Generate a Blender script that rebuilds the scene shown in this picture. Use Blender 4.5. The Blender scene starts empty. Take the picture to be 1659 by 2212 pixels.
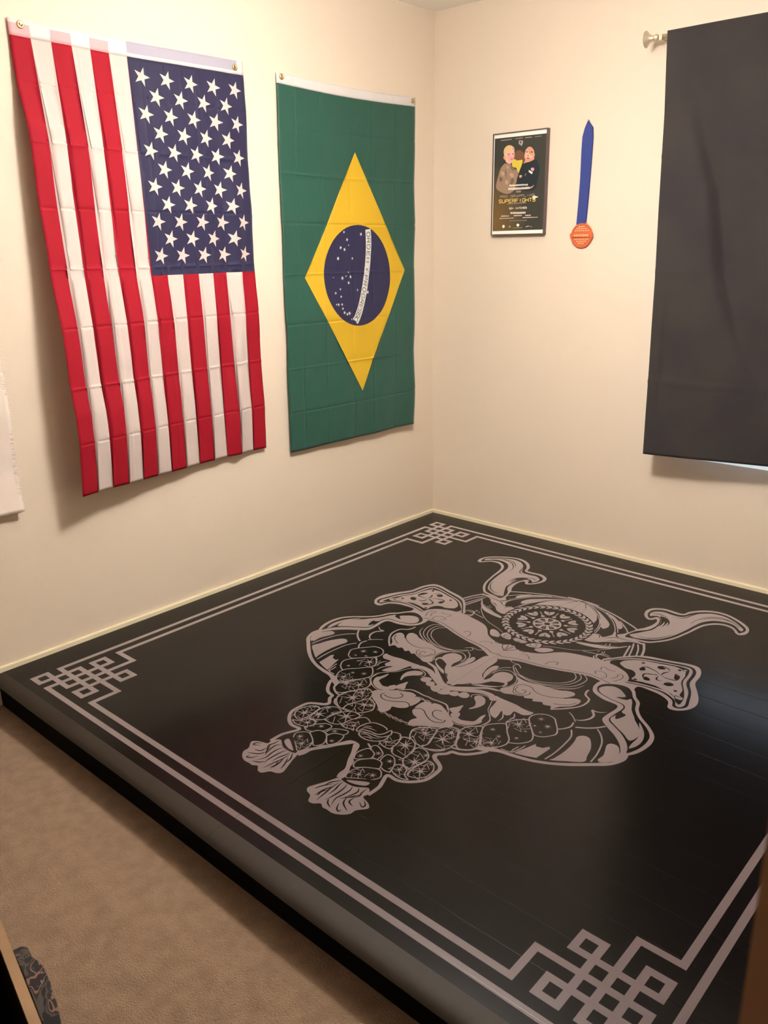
import bpy, bmesh, math, random
import numpy as np
from mathutils import Vector, Matrix, noise
from mathutils.geometry import delaunay_2d_cdt
random.seed(7)
SC=bpy.context.scene; COL=SC.collection
FLOOR=-0.125; CEIL=2.491
RX=3.30; RY=-3.95   # room extents
# ------------------------------------------------------------------ helpers
def lin(c):
    return tuple((v/255/12.92 if v/255<=0.04045 else ((v/255+0.055)/1.055)**2.4) for v in c)+(1.0,)
def mat(name,rgb,rough=.6,metal=0,spec=.5,bump=None,coat=0,trans=0,sheen=0,vary=None):
    """bump=(scale,strength,distance); vary=(scale,rgb2,amount)"""
    m=bpy.data.materials.new(name); m.use_nodes=True; nt=m.node_tree; N=nt.nodes; Lk=nt.links
    b=N['Principled BSDF']; b.inputs['Base Color'].default_value=lin(rgb)
    b.inputs['Roughness'].default_value=rough; b.inputs['Metallic'].default_value=metal
    b.inputs['Specular IOR Level'].default_value=spec; b.inputs['Coat Weight'].default_value=coat
    b.inputs['Sheen Weight'].default_value=sheen
    tc=N.new('ShaderNodeTexCoord')
    if vary:
        n=N.new('ShaderNodeTexNoise'); n.inputs['Scale'].default_value=vary[0]; n.inputs['Detail'].default_value=4
        r=N.new('ShaderNodeValToRGB'); r.color_ramp.elements[0].position=.35; r.color_ramp.elements[1].position=.68
        r.color_ramp.elements[0].color=lin(rgb)
        a=lin(rgb); c=lin(vary[1]); r.color_ramp.elements[1].color=tuple(a[i]*(1-vary[2])+c[i]*vary[2] for i in range(3))+(1,)
        Lk.new(tc.outputs['Object'],n.inputs['Vector']); Lk.new(n.outputs['Fac'],r.inputs['Fac']); Lk.new(r.outputs['Color'],b.inputs['Base Color'])
    if bump:
        n=N.new('ShaderNodeTexNoise'); n.inputs['Scale'].default_value=bump[0]; n.inputs['Detail'].default_value=5
        bp=N.new('ShaderNodeBump'); bp.inputs['Strength'].default_value=bump[1]; bp.inputs['Distance'].default_value=bump[2]
        Lk.new(tc.outputs['Object'],n.inputs['Vector']); Lk.new(n.outputs['Fac'],bp.inputs['Height']); Lk.new(bp.outputs['Normal'],b.inputs['Normal'])
    if trans:
        t=N.new('ShaderNodeBsdfTranslucent'); mx=N.new('ShaderNodeMixShader'); mx.inputs['Fac'].default_value=trans
        t.inputs['Color'].default_value=lin(rgb); o=N['Material Output']
        Lk.new(b.outputs[0],mx.inputs[1]); Lk.new(t.outputs[0],mx.inputs[2]); Lk.new(mx.outputs[0],o.inputs['Surface'])
    return m
def mesh_obj(name,verts,faces,mats,parent=None,fm=None,smooth=False,loc=None):
    me=bpy.data.meshes.new(name); me.from_pydata([tuple(v) for v in verts],[],faces)
    if not isinstance(mats,(list,tuple)): mats=[mats]
    for m in mats: me.materials.append(m)
    if fm is not None: me.polygons.foreach_set('material_index',fm)
    if smooth: me.polygons.foreach_set('use_smooth',[True]*len(me.polygons))
    me.update(); o=bpy.data.objects.new(name,me); COL.objects.link(o)
    if parent: o.parent=parent
    if loc: o.location=loc
    return o
def from_bm(name,bm,m,parent=None,smooth=False):
    me=bpy.data.meshes.new(name); bm.normal_update(); bm.to_mesh(me); bm.free()
    for x in (m if isinstance(m,(list,tuple)) else [m]): me.materials.append(x)
    if smooth: me.polygons.foreach_set('use_smooth',[True]*len(me.polygons))
    o=bpy.data.objects.new(name,me); COL.objects.link(o)
    if parent: o.parent=parent
    return o
def bm_box(bm,x0,x1,y0,y1,z0,z1,M=None,bevel=0):
    r=bmesh.ops.create_cube(bm,size=1); vs=r['verts']
    for v in vs:
        v.co=Vector(((x0+x1)/2+v.co.x*(x1-x0),(y0+y1)/2+v.co.y*(y1-y0),(z0+z1)/2+v.co.z*(z1-z0)))
    if bevel:
        es=list({e for v in vs for e in v.link_edges}); rb=bmesh.ops.bevel(bm,geom=es,offset=bevel,segments=2,affect='EDGES')
        vs=list({v for f in rb['faces'] for v in f.verts}|{v for v in vs if v.is_valid})
    if M is not None:
        for v in vs: v.co=M@v.co
    return vs
def bm_tube(bm,path,r,seg=12,cap=True):
    rings=[]
    P=[Vector(p) for p in path]
    for i,p in enumerate(P):
        t=(P[min(i+1,len(P)-1)]-P[max(i-1,0)]).normalized()
        a=t.orthogonal().normalized() if i==0 else (prev-t*prev.dot(t)).normalized()
        prev=a; b=t.cross(a); rr=r[i] if isinstance(r,(list,tuple)) else r
        rings.append([bm.verts.new(p+(a*math.cos(2*math.pi*k/seg)+b*math.sin(2*math.pi*k/seg))*rr) for k in range(seg)])
    for A,B in zip(rings,rings[1:]):
        for k in range(seg): bm.faces.new((A[k],A[(k+1)%seg],B[(k+1)%seg],B[k]))
    if cap: bm.faces.new(rings[0][::-1]); bm.faces.new(rings[-1])
def empty(name,loc):
    o=bpy.data.objects.new(name,None); COL.objects.link(o); o.location=loc; o.empty_display_size=.1; return o
def place(o,root):
    """parent a world-space mesh object to an Empty without moving it"""
    o.parent=root; o.matrix_parent_inverse=Matrix.Translation(root.location).inverted(); return o
def tag(o,label=None,cat=None,group=None,kind=None):
    if label: o['label']=label
    if cat: o['category']=cat
    if group: o['group']=group
    if kind: o['kind']=kind
    return o
# ---- 2D pattern engine: painter's-order shapes cut into one planar triangulation
def catmull(P,closed,n=4):
    out=[]; m=len(P)
    rng=range(m) if closed else range(m-1)
    for i in rng:
        if closed: a,b,c,d=P[(i-1)%m],P[i],P[(i+1)%m],P[(i+2)%m]
        else: a,b,c,d=P[max(i-1,0)],P[i],P[i+1],P[min(i+2,m-1)]
        for k in range(n):
            t=k/n; t2=t*t; t3=t2*t
            out.append(tuple(.5*((2*b[j])+(-a[j]+c[j])*t+(2*a[j]-5*b[j]+4*c[j]-d[j])*t2+(-a[j]+3*b[j]-3*c[j]+d[j])*t3) for j in (0,1)))
    if not closed: out.append(tuple(P[-1]))
    return out
def stroke(P,w,taper=False):
    """outline polygon of a polyline of width w"""
    P=[p for i,p in enumerate(P) if i==0 or math.dist(p,P[i-1])>1e-5]
    closed=len(P)>3 and math.dist(P[0],P[-1])<w
    Lf,Rt=[],[]; n=len(P)
    for i,p in enumerate(P):
        a,b=P[max(i-1,0)],P[min(i+1,n-1)]
        if closed and i in (0,n-1): a,b=P[-2],P[1]
        dx,dy=b[0]-a[0],b[1]-a[1]; l=math.hypot(dx,dy) or 1
        ww=w/2
        if taper: ww*=max(.12,math.sin(math.pi*(i+.35)/(n-.3)))
        nx,ny=-dy/l*ww,dx/l*ww
        Lf.append((p[0]+nx,p[1]+ny)); Rt.append((p[0]-nx,p[1]-ny))
    return Lf+Rt[::-1]
def miter(P,w):
    """sharp-cornered axis-aligned stroke as separate quads"""
    qs=[]; h=w/2
    for a,b in zip(P,P[1:]):
        x0,x1=min(a[0],b[0])-h,max(a[0],b[0])+h; y0,y1=min(a[1],b[1])-h,max(a[1],b[1])+h
        qs.append([(x0,y0),(x1,y0),(x1,y1),(x0,y1)])
    return qs
def inside(poly,X,Y):
    """non-zero winding test, vectorised"""
    w=np.zeros(len(X),int); n=len(poly)
    for i in range(n):
        x0,y0=poly[i]; x1,y1=poly[(i+1)%n]
        if y0==y1: continue
        cr=(x1-x0)*(Y-y0)-(X-x0)*(y1-y0)
        w+=((y0<=Y)&(y1>Y)&(cr>0)).astype(int)-((y0>Y)&(y1<=Y)&(cr<0)).astype(int)
    return w!=0
def planar(shapes,outline,extra=(),base=0,eps=2e-6,cuts=()):
    vs=[];es=[]
    def add(poly):
        k=len(vs); vs.extend(Vector(p) for p in poly); n=len(poly)
        es.extend((k+i,k+(i+1)%n) for i in range(n))
    add(outline)
    for _,p in shapes: add(p)
    for p in cuts:
        k=len(vs); vs.extend(Vector(q) for q in p); es.append((k,k+1))
    vs.extend(Vector(p) for p in extra)
    ov,oe,of,_,_,_=delaunay_2d_cdt(vs,es,[],0,eps)
    V=np.array([(v.x,v.y) for v in ov]); T=np.array([tuple(f) for f in of])
    c=V[T].mean(axis=1); X,Y=c[:,0],c[:,1]
    keep=inside(outline,X,Y); T=T[keep];X=X[keep];Y=Y[keep]
    mi=np.full(len(T),base)
    for m,p in shapes:
        a=np.array(p); b=(X>a[:,0].min())&(X<a[:,0].max())&(Y>a[:,1].min())&(Y<a[:,1].max())
        idx=np.nonzero(b)[0]
        if len(idx): s=inside(p,X[idx],Y[idx]); mi[idx[s]]=m
    # orient up
    P0,P1,P2=V[T[:,0]],V[T[:,1]],V[T[:,2]]
    cr=(P1[:,0]-P0[:,0])*(P2[:,1]-P0[:,1])-(P1[:,1]-P0[:,1])*(P2[:,0]-P0[:,0])
    good=np.abs(cr)>1e-12; T=T[good];mi=mi[good];cr=cr[good]
    T[cr<0]=T[cr<0][:,::-1]
    return V,T,mi
def star(cx,cy,r,n=5,a0=0,inner=.382,sx=1,sy=1):
    return [(cx+sx*(r if k%2==0 else r*inner)*math.cos(a0+math.pi*k/n),cy+sy*(r if k%2==0 else r*inner)*math.sin(a0+math.pi*k/n)) for k in range(2*n)]
def ell(cx,cy,rx,ry,n=24,a=0):
    return [(cx+rx*math.cos(t)*math.cos(a)-ry*math.sin(t)*math.sin(a),cy+rx*math.cos(t)*math.sin(a)+ry*math.sin(t)*math.cos(a)) for t in (2*math.pi*k/n for k in range(n))]
G={'A':['00 0.5,1 10','0.2,0.4 0.8,0.4'],'C':['1,0.85 0.8,1 0.2,1 0,0.8 0,0.2 0.2,0 0.8,0 1,0.15'],'D':['00 01 0.6,1 1,0.7 1,0.3 0.6,0 00'],'E':['10 00 01 11','0,0.5 0.8,0.5'],
'F':['00 01 11','0,0.5 0.8,0.5'],'G':['1,0.85 0.8,1 0.2,1 0,0.8 0,0.2 0.2,0 0.8,0 1,0.2 1,0.5 0.6,0.5'],'H':['00 01','10 11','0,0.5 1,0.5'],'I':['0.5,0 0.5,1'],'L':['01 00 10'],
'M':['00 01 0.5,0.4 11 10'],'N':['00 01 10 11'],'O':['0.3,0 0,0.25 0,0.75 0.3,1 0.7,1 1,0.75 1,0.25 0.7,0 0.3,0'],'P':['00 01 0.75,1 1,0.87 1,0.6 0.75,0.48 0,0.48'],
'R':['00 01 0.75,1 1,0.87 1,0.6 0.75,0.48 0,0.48','0.55,0.48 10'],'S':['1,0.85 0.8,1 0.2,1 0,0.85 0,0.6 0.2,0.5 0.8,0.5 1,0.4 1,0.15 0.8,0 0.2,0 0,0.15'],'T':['01 11','0.5,0 0.5,1'],'U':['01 0,0.2 0.2,0 0.8,0 1,0.2 11'],
'0':['0.3,0 0,0.25 0,0.75 0.3,1 0.7,1 1,0.75 1,0.25 0.7,0 0.3,0'],'5':['11 01 0,0.55 0.8,0.55 1,0.4 1,0.15 0.8,0 00'],'+':['0.1,0.5 0.9,0.5','0.5,0.15 0.5,0.85'],'3':['01 0.8,1 1,0.8 0.6,0.52 1,0.3 0.8,0 00']}
def glyph(ch):
    out=[]
    for s in G[ch]:
        out.append([(float(t[0]),float(t[1])) if len(t)==2 else tuple(map(float,t.split(','))) for t in s.split()])
    return out
def text(s,x,y,w,h,sw,gap=.3,xf=None):
    """list of stroke polygons for a line of text starting at x,y (baseline) total width w"""
    cw=w/(len(s)+gap*(len(s)-1)); out=[]
    for i,ch in enumerate(s):
        if ch==' ': continue
        for pl in glyph(ch):
            P=[(x+(i*(1+gap)+px)*cw,y+py*h) for px,py in pl]
            if xf: P=[xf(*p) for p in P]
            out.append(stroke(P,sw))
    return out
LAMP=(1.0,.95,.89,1); LAMP_S=75.0; DAY=1.3; EXPO=1.39
ART='''
K00:2534,1156 2644,1176 2776,1210 2886,1250 3008,1310 3096,1356 3140,1386 3270,1530 3316,1584 3320,1634 3368,1764 3258,1876 3128,2004 2894,2304 2568,2126 2528,1732
S18:2400,1160 2466,1150 2530,1150 2642,1170 2772,1204 2882,1244 3006,1304 3092,1350 3140,1386
S13:2562,1178 2664,1182 2790,1234 2912,1300 3040,1402 3096,1472
S13:2578,1182 2720,1218 2888,1310 3026,1414
F10:2552,1178 2594,1220 2622,1280 2630,1358 2640,1418 2560,1396 2482,1396 2466,1474 2446,1360 2468,1276 2508,1208
F10:2588,1198 2666,1242 2752,1320 2800,1404 2812,1456 2812,1496 2770,1460 2696,1420 2664,1410 2640,1306 2620,1248
F10:2614,1192 2718,1242 2834,1334 2912,1412 2936,1472 2928,1518 2902,1520 2842,1430 2796,1346 2708,1250
F10:2790,1234 2882,1272 2968,1344 3016,1394 3028,1432 3014,1454 2972,1400 2900,1320 2836,1270
S14:2566,1182 2624,1276 2644,1356 2654,1434
S14:2604,1194 2710,1270 2816,1390 2876,1522 2892,1646
S14:2640,1196 2752,1278 2846,1406 2896,1546 2910,1640
S14:2794,1242 2910,1352 2982,1452 3016,1520
S14:2804,1234 2924,1340 3004,1454 3040,1520
S14:2954,1314 3034,1388 3102,1468
S19:3270,1558 3322,1666 3356,1784
S16:3246,1606 3290,1694 3326,1810
S16:3216,1610 3250,1710 3284,1836
S17:3212,1662 3236,1766 3258,1860
S13:3062,1744 3070,1782
S13:3086,1724 3096,1768
S13:3102,1880 3110,1908
S13:3116,1868 3122,1906
S13:3082,1888 3078,1912
S13:2568,2126 2694,2096 2806,2042 2920,1998 3018,1928 3104,1834 3154,1748 3202,1684
S13:2994,1820 3074,1778 3150,1742
F10:2848,1872 2904,1846 2992,1818 3080,1788 3152,1746 3204,1688 3160,1760 3078,1838 2986,1868 2908,1878
S14:2990,1966 3050,1950 3104,1938 3154,1930 3184,1938
F10:3128,1364 3160,1302 3180,1220 3180,1136 3156,1098 3142,1124 3116,1146 3078,1122 3042,1068 3024,992 3038,930 3074,890 3128,864 3196,868 3250,872 3284,858 3298,800 3346,726 3402,678 3474,648 3556,652 3646,694 3718,744 3772,802 3794,874 3786,936 3756,966 3724,950 3692,904 3648,878 3594,878 3540,914 3498,978 3476,1062 3460,1156 3440,1242 3418,1332 3382,1418 3338,1482 3288,1534 3194,1558 3114,1600 3052,1554 3088,1498
F00:3126,1420 3190,1326 3210,1244 3204,1152 3178,1080 3154,1058 3136,1066 3124,1100 3108,1114 3080,1086 3056,1026 3058,960 3094,918 3144,898 3198,902 3252,906 3296,886 3320,820 3358,760 3414,708 3486,678 3562,682 3652,728 3720,782 3760,830 3768,880 3746,936 3716,902 3662,854 3592,846 3528,886 3482,954 3456,1046 3442,1144 3424,1232 3402,1320 3368,1400 3326,1466 3278,1512 3182,1532 3110,1542
F10:3124,1492 3156,1428 3200,1344 3218,1302 3224,1238 3218,1158 3198,1100 3172,1062 3142,1036 3110,1056 3096,1074 3076,1038 3078,984 3108,950 3152,932 3208,940 3262,940 3304,920 3334,854 3370,790 3430,730 3496,706 3566,712 3652,758 3714,814 3746,846 3750,884 3730,882 3668,820 3596,806 3516,838 3460,916 3438,1000 3422,1112 3406,1204 3384,1296 3352,1378 3314,1442 3248,1488 3174,1516
F00:3160,1034 3186,1022 3228,1040 3262,1084 3274,1130 3274,1178 3268,1132 3252,1098 3256,1148 3254,1214 3244,1146 3228,1106 3234,1176 3230,1216 3216,1142 3192,1086
T05:3086,1002 3102,1010 3136,994 3178,1002 3232,1034
T05:3400,1046 3406,924 3454,836 3518,782 3606,766 3670,794 3720,854
T05:3406,876 3452,804 3526,750 3618,764 3682,804 3720,846
T05:3240,968 3290,962 3324,922 3344,850 3378,778 3454,712
T05:3172,1472 3238,1468 3304,1420 3344,1360 3376,1276
T05:3254,938 3282,930 3302,900
F10:2888,1780 2880,1702 2904,1654 2946,1638 2986,1662 3008,1626 3024,1576 3012,1524 3030,1528 3066,1592 3142,1564 3220,1556 3300,1586 3224,1592 3168,1616 3116,1676 3044,1722 2992,1776 2934,1798
T04:2926,1658 2954,1654 2968,1676 2964,1698
T04:2988,1668 3030,1642 3068,1608 3156,1592 3234,1588
T04:3038,1710 3086,1668 3140,1668
F10:1220,2304 1178,2246 1166,2168 1188,2086 1230,2002 1286,1900 1296,1798 1318,1720 1358,1664 1432,1660 1550,1696 1710,1740 1808,1818 1884,1922 1928,1998 1838,2134 1688,2208 1680,2224 1614,2204 1610,2240 1586,2298 1532,2370 1564,2230 1550,2186 1480,2186 1400,2198 1326,2242 1298,2314 1260,2326
F00:1232,2282 1204,2232 1220,2154 1258,2034 1314,1924 1326,1812 1344,1742 1384,1696 1450,1696 1568,1730 1730,1782 1810,1852 1890,1962 1908,2010 1792,2130 1672,2188 1660,2202 1604,2180 1504,2158 1398,2164 1312,2214 1278,2282
F10:1238,2266 1224,2222 1240,2156 1274,2044 1334,1934 1348,1824 1364,1754 1396,1716 1458,1720 1576,1754 1730,1806 1812,1872 1882,1968 1900,2016 1782,2118 1672,2178 1650,2184 1590,2166 1492,2146 1386,2150 1300,2202 1268,2262
F00:1254,2234 1262,2148 1300,2050 1356,1938 1368,1838 1386,1756 1416,1736 1474,1740 1594,1774 1732,1826 1812,1894 1872,1976 1796,2082 1662,2164 1582,2144 1478,2128 1386,2128 1324,2166 1290,2212
F10:1270,2174 1268,2144 1302,2118 1314,2044 1364,1948 1378,1852 1402,1778 1400,1754 1432,1768 1490,1760 1610,1794 1688,1816 1752,1854 1798,1906 1806,1960 1776,1988 1738,2006 1698,2002 1662,2022 1642,2064 1642,2118 1606,2124 1556,2112 1478,2104 1418,2122 1348,2138 1314,2174
T06:1444,1852 1408,1876 1398,1920 1412,1950 1466,1958 1510,1944
T06:1446,2002 1410,2004 1392,2020 1412,2050 1460,2052
T06:1488,1850 1510,1820 1552,1814 1578,1840 1546,1854
T06:1630,1982 1656,1958 1658,1922 1638,1894 1608,1896 1550,1916 1512,1948
T06:1538,2058 1576,2060 1602,2026 1602,1992 1564,1968 1520,1958
T06:1466,2016 1500,2022 1516,1998 1516,1962
T06:1510,1944 1508,1898 1486,1858
T06:1532,1950 1586,1984
F00:1400,2038 1400,2014 1428,2008 1448,2032 1432,2052
F00:1398,1932 1400,1890 1442,1860 1436,1888 1422,1928
F00:1522,1840 1546,1820 1574,1824 1574,1854 1550,1864
F00:1630,1958 1630,1924 1658,1916 1664,1956
F00:1536,2060 1554,2034 1584,2030 1582,2066 1558,2076
F00:1336,2092 1336,2074 1354,2076 1354,2096
F00:1432,1798 1432,1778 1450,1782 1450,1802
F00:1672,1860 1672,1842 1690,1846 1690,1864
F00:1610,2118 1610,2100 1628,2102 1628,2120
T04:1270,2146 1304,2142 1322,2152 1308,2178
T04:1400,1774 1422,1780 1430,1754
F10:1248,2962 1232,3026 1252,3094 1286,3146 1332,3188 1442,3284 1550,3356 1652,3402 1754,3428 1834,3442 1918,3490 1970,3498 1994,3426 1958,3168 1536,2714 1398,2814 1294,2928
F00:1280,3086 1284,2998 1304,2938 1346,2876 1400,2818 1472,2768 1488,2744 1532,2708 1554,2492 1756,2444 2100,2600 2340,2982 2380,3338 2198,3494 1964,3464 1904,3434 1856,3414 1734,3394 1632,3368 1520,3308 1408,3218 1326,3144
F10:1244,2984 1212,2920 1194,2838 1194,2756 1218,2682 1280,2610 1370,2534 1424,2462 1454,2382 1504,2330 1536,2276 1572,2226 1586,2186 1632,2188 1696,2208 1780,2276 1792,2358 1770,2424 1732,2462 1648,2494 1560,2500 1538,2544 1548,2642 1544,2720 1480,2778 1410,2828 1348,2886 1308,2942 1290,2994 1310,3076 1342,3148 1302,3116 1270,3062
F00:1260,2958 1236,2906 1222,2842 1222,2768 1240,2696 1296,2626 1386,2550 1442,2474 1474,2396 1522,2342 1558,2284 1604,2246 1668,2250 1742,2298 1766,2352 1750,2402 1712,2436 1626,2462 1536,2474 1506,2518 1516,2616 1512,2696 1448,2744 1376,2794 1316,2854 1278,2912
F10:1268,2904 1246,2842 1250,2764 1284,2682 1352,2602 1308,2690 1284,2764 1282,2828 1280,2882
F10:1310,2828 1290,2786 1292,2724 1326,2660 1386,2594 1402,2568 1458,2492 1492,2414 1520,2372 1538,2402 1576,2412 1604,2410 1560,2370 1598,2328 1636,2302 1684,2296 1728,2328 1746,2380 1710,2426 1622,2456 1530,2466 1496,2516 1504,2610 1508,2682 1442,2736 1368,2784
F00:1480,2660 1454,2580 1486,2564 1508,2528 1500,2564 1506,2608
F10:1338,3134 1302,3084 1286,3022 1304,2962 1338,2924 1376,2930 1386,2962 1366,3022 1352,3070 1356,3128
S15:1376,3174 1386,3080 1420,2958 1466,2884 1514,2838
F10:1406,3198 1420,3136 1440,3056 1470,2998 1502,2960 1538,2958 1564,2992 1552,3050 1544,3120 1544,3196 1554,3278 1562,3310 1486,3260
S15:1590,3322 1580,3230 1582,3118 1594,3016 1630,2950
K10:1634,3344 1628,3276 1622,3212 1636,3194 1660,3234 1700,3244 1712,3220 1732,3290 1754,3356 1760,3388 1692,3368
S14:1774,3394 1756,3330 1750,3280
S14:1774,3314 1782,3354 1786,3392 1842,3400
S17:1488,2776 1524,2828 1570,2872 1626,2908
T18:1560,2620 1582,2644 1616,2662 1644,2662 1608,2708 1606,2760 1630,2806 1658,2828 1678,2830
S14:1658,2852 1700,2808 1744,2778
S16:1662,2868 1652,2918 1670,2964 1696,2996
S112:1888,3470 1914,3520 1956,3574 1998,3604 2042,3616 2056,3652 2096,3698 2088,3726 2058,3742 2024,3762
S16:1948,3458 1954,3498 1982,3540 2034,3572 2078,3580
S16:2086,3628 2120,3670 2172,3688 2198,3688
F00:1696,3098 1676,3054 1696,3004 1746,2938 1780,2902 1840,2898 1888,2934 1902,2990 1876,3038 1822,3098 1772,3146 1726,3134
S14.5:1696,3098 1676,3054 1696,3004 1746,2938 1780,2902 1840,2898 1888,2934 1902,2990 1876,3038 1822,3098 1772,3146 1726,3134 1696,3098
F00:1790,3284 1756,3226 1764,3174 1812,3110 1860,3060 1892,3024 1934,3058 1976,3124 1962,3170 1912,3230 1872,3284 1844,3316
S14.5:1790,3284 1756,3226 1764,3174 1812,3110 1860,3060 1892,3024 1934,3058 1976,3124 1962,3170 1912,3230 1872,3284 1844,3316 1790,3284
F00:1872,3408 1846,3348 1860,3288 1912,3230 1958,3168 1980,3158 2024,3196 2058,3250 2048,3300 2022,3346 1980,3410 1952,3448 1912,3442
S14.5:1872,3408 1846,3348 1860,3288 1912,3230 1958,3168 1980,3158 2024,3196 2058,3250 2048,3300 2022,3346 1980,3410 1952,3448 1912,3442 1872,3408
F00:1978,3532 1956,3484 1980,3424 2026,3350 2056,3286 2076,3282 2124,3328 2144,3374 2132,3426 2096,3494 2062,3550 2024,3562
S14.5:1978,3532 1956,3484 1980,3424 2026,3350 2056,3286 2076,3282 2124,3328 2144,3374 2132,3426 2096,3494 2062,3550 2024,3562 1978,3532
F00:2116,3650 2082,3606 2078,3546 2106,3484 2150,3410 2168,3394 2216,3410 2248,3450 2258,3504 2244,3578 2222,3644 2208,3690 2164,3682
S14.5:2116,3650 2082,3606 2078,3546 2106,3484 2150,3410 2168,3394 2216,3410 2248,3450 2258,3504 2244,3578 2222,3644 2208,3690 2164,3682 2116,3650
F00:2216,3692 2202,3638 2228,3562 2256,3488 2290,3490 2338,3520 2370,3576 2354,3626 2334,3654 2306,3678
S14.5:2216,3692 2202,3638 2228,3562 2256,3488 2290,3490 2338,3520 2370,3576 2354,3626 2334,3654 2306,3678 2216,3692
A126:1910,3108
A120:1922,3386
A112:1928,3300
A114:1998,3260
A124:1998,3436
A128:2082,3396
A134:2166,3546
A120:2168,3458
A126:2288,3564
A116:2324,3540
A110:1834,3246
A19:1834,3148
A116:1760,3012
A114:1836,2964
A19:1760,3096
A19:1826,3056
S17:1854,2824 1784,2754 1730,2676 1716,2612 1726,2554 1768,2522 1786,2484 1788,2446
T15:1840,2408 1862,2478 1918,2536 2004,2586 2064,2600
S13.6:1916,2278 1868,2324 1866,2396 1894,2472 1948,2530 2026,2572 2122,2600 2210,2592 2290,2564 2350,2502 2360,2468 2334,2452 2300,2484
S13.6:1952,2282 1908,2330 1904,2400 1934,2476 1990,2532 2080,2578 2176,2590 2254,2568 2340,2496
S13.6:1986,2294 1942,2342 1932,2402 1966,2472 2024,2522 2110,2566 2184,2578 2252,2566
S13.6:2300,2484 2340,2446 2394,2446 2440,2410
F10:1854,2814 1822,2758 1772,2708 1750,2640 1764,2600 1806,2606 1858,2654 1838,2614 1824,2568 1844,2542 1892,2550 1930,2574 2000,2590 2060,2594 2132,2614 2210,2614 2302,2580 2250,2612 2212,2654 2204,2712 2218,2760 2246,2804 2232,2836 2196,2850 2148,2828 2104,2814 2074,2796 2056,2812 2010,2788 1994,2812 1942,2784 1918,2804 1872,2790
S02.6:1816,2584 1864,2650 1926,2688 1998,2706 2052,2694 2094,2664 2138,2662 2172,2678 2190,2724 2174,2764 2144,2806 2096,2794 2062,2762 2064,2726
S02.6:1764,2648 1798,2706 1872,2752
S02.6:2128,2732 2100,2730 2092,2756 2106,2778 2140,2780 2166,2756 2172,2712
F10:1916,2968 1914,2932 1942,2934 1996,2932 2050,2920 2112,2918 2174,2916 2218,2914 2178,2958 2162,3012 2148,3078 2110,3124 2064,3144 2066,3102 2080,3046 2040,3072 2012,3052 2016,3000 1982,2998 1948,2998
T15:1986,3122 1978,3058 2002,3012
T15:2028,3162 2030,3106 2064,3056
S13:2078,3272 2072,3196 2102,3142 2152,3092 2178,3030 2204,2970
F10:2180,2960 2220,2916 2264,2904 2332,2912 2378,2936 2314,2878 2246,2854 2218,2836 2264,2838 2324,2856 2384,2902 2442,2948 2508,2996 2568,3006 2604,3062 2538,3078 2472,3042 2378,2988 2312,2952 2248,2948 2210,2978
F10:2268,2716 2256,2662 2284,2608 2338,2598 2378,2624 2392,2670 2384,2738 2404,2784 2414,2678 2424,2602 2432,2560 2458,2570 2470,2614 2462,2694 2452,2730 2480,2638 2492,2490 2576,2472 2586,2614 2584,2808 2574,2986 2504,2952 2464,2918 2432,2890 2384,2836 2340,2758
T04:2406,2780 2418,2704 2428,2606
T04:2416,2772 2452,2728 2472,2648
T04:2472,2920 2438,2886 2450,2922
F10:2262,2790 2242,2760 2246,2728 2272,2710 2324,2738 2352,2772 2304,2746 2266,2736 2258,2760 2274,2796 2342,2838 2392,2860 2422,2898 2360,2872 2296,2828
S13.6:2246,2786 2218,2742 2214,2686 2234,2634 2276,2586 2336,2564 2386,2592 2406,2634 2406,2676
S13.6:2356,2520 2394,2550 2416,2592 2422,2638
F10:2246,3158 2218,3104 2212,3046 2242,2996 2284,2976 2312,2988 2310,3026 2268,3066 2246,3112 2256,3154
S13.6:2212,2980 2252,2954 2316,2974 2340,3008 2330,3032
F10:2346,3058 2352,3020 2390,3004 2414,3022 2412,3066 2376,3078
F10:2414,3084 2410,3056 2442,3034 2470,3056 2476,3092 2438,3100
F10:2470,3104 2474,3070 2512,3060 2542,3086 2544,3126 2508,3132
F10:2300,3268 2282,3234 2294,3186 2308,3148 2328,3194 2352,3236 2322,3262
F10:2114,3212 2098,3246 2126,3306 2182,3342 2232,3348 2282,3318 2250,3290 2214,3300 2174,3282 2140,3256 2142,3186 2130,3148
S13.6:2116,3132 2068,3192 2076,3266 2122,3318 2180,3352 2234,3358 2292,3330 2332,3272 2370,3230
F10:2246,3280 2266,3240 2286,3246 2306,3286 2276,3310
F10:2210,3392 2254,3340 2328,3286 2382,3258 2424,3242 2468,3252 2474,3270 2516,3264 2534,3300 2534,3348 2524,3386 2516,3416 2482,3446 2440,3462 2450,3490 2452,3518 2436,3556 2408,3554 2336,3500 2262,3460
S03.4:2286,3366 2282,3396 2318,3426 2368,3424 2422,3394 2464,3364 2500,3366 2528,3394
S03.4:2368,3298 2400,3310 2406,3340 2380,3374 2336,3388 2298,3382
S16:2344,3260 2394,3216 2452,3212 2504,3218 2554,3212
S14:2478,3266 2518,3254 2556,3268 2580,3284
T13:2444,3546 2474,3548
T13:2464,3552 2498,3562
T13:2486,3558 2522,3574
T13:2490,3544 2518,3556
T13:2510,3550 2542,3570
T13:2532,3556 2564,3562
T13:2536,3542 2570,3556
T13:2556,3548 2582,3556
T13:2578,3554 2606,3568
T13:2582,3542 2612,3562
T13:2602,3546 2634,3554
T13:2622,3552 2658,3568
T13:2628,3540 2654,3550
T13:2648,3546 2676,3562
T13:2668,3550 2698,3554
T13:2672,3538 2704,3548
S112:2098,3696 2076,3736 2028,3760 1992,3792 1982,3850 1986,3920 2012,3968 2058,4012 2110,4036 2178,4036 2156,4104 2140,4152 2140,4238
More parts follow.
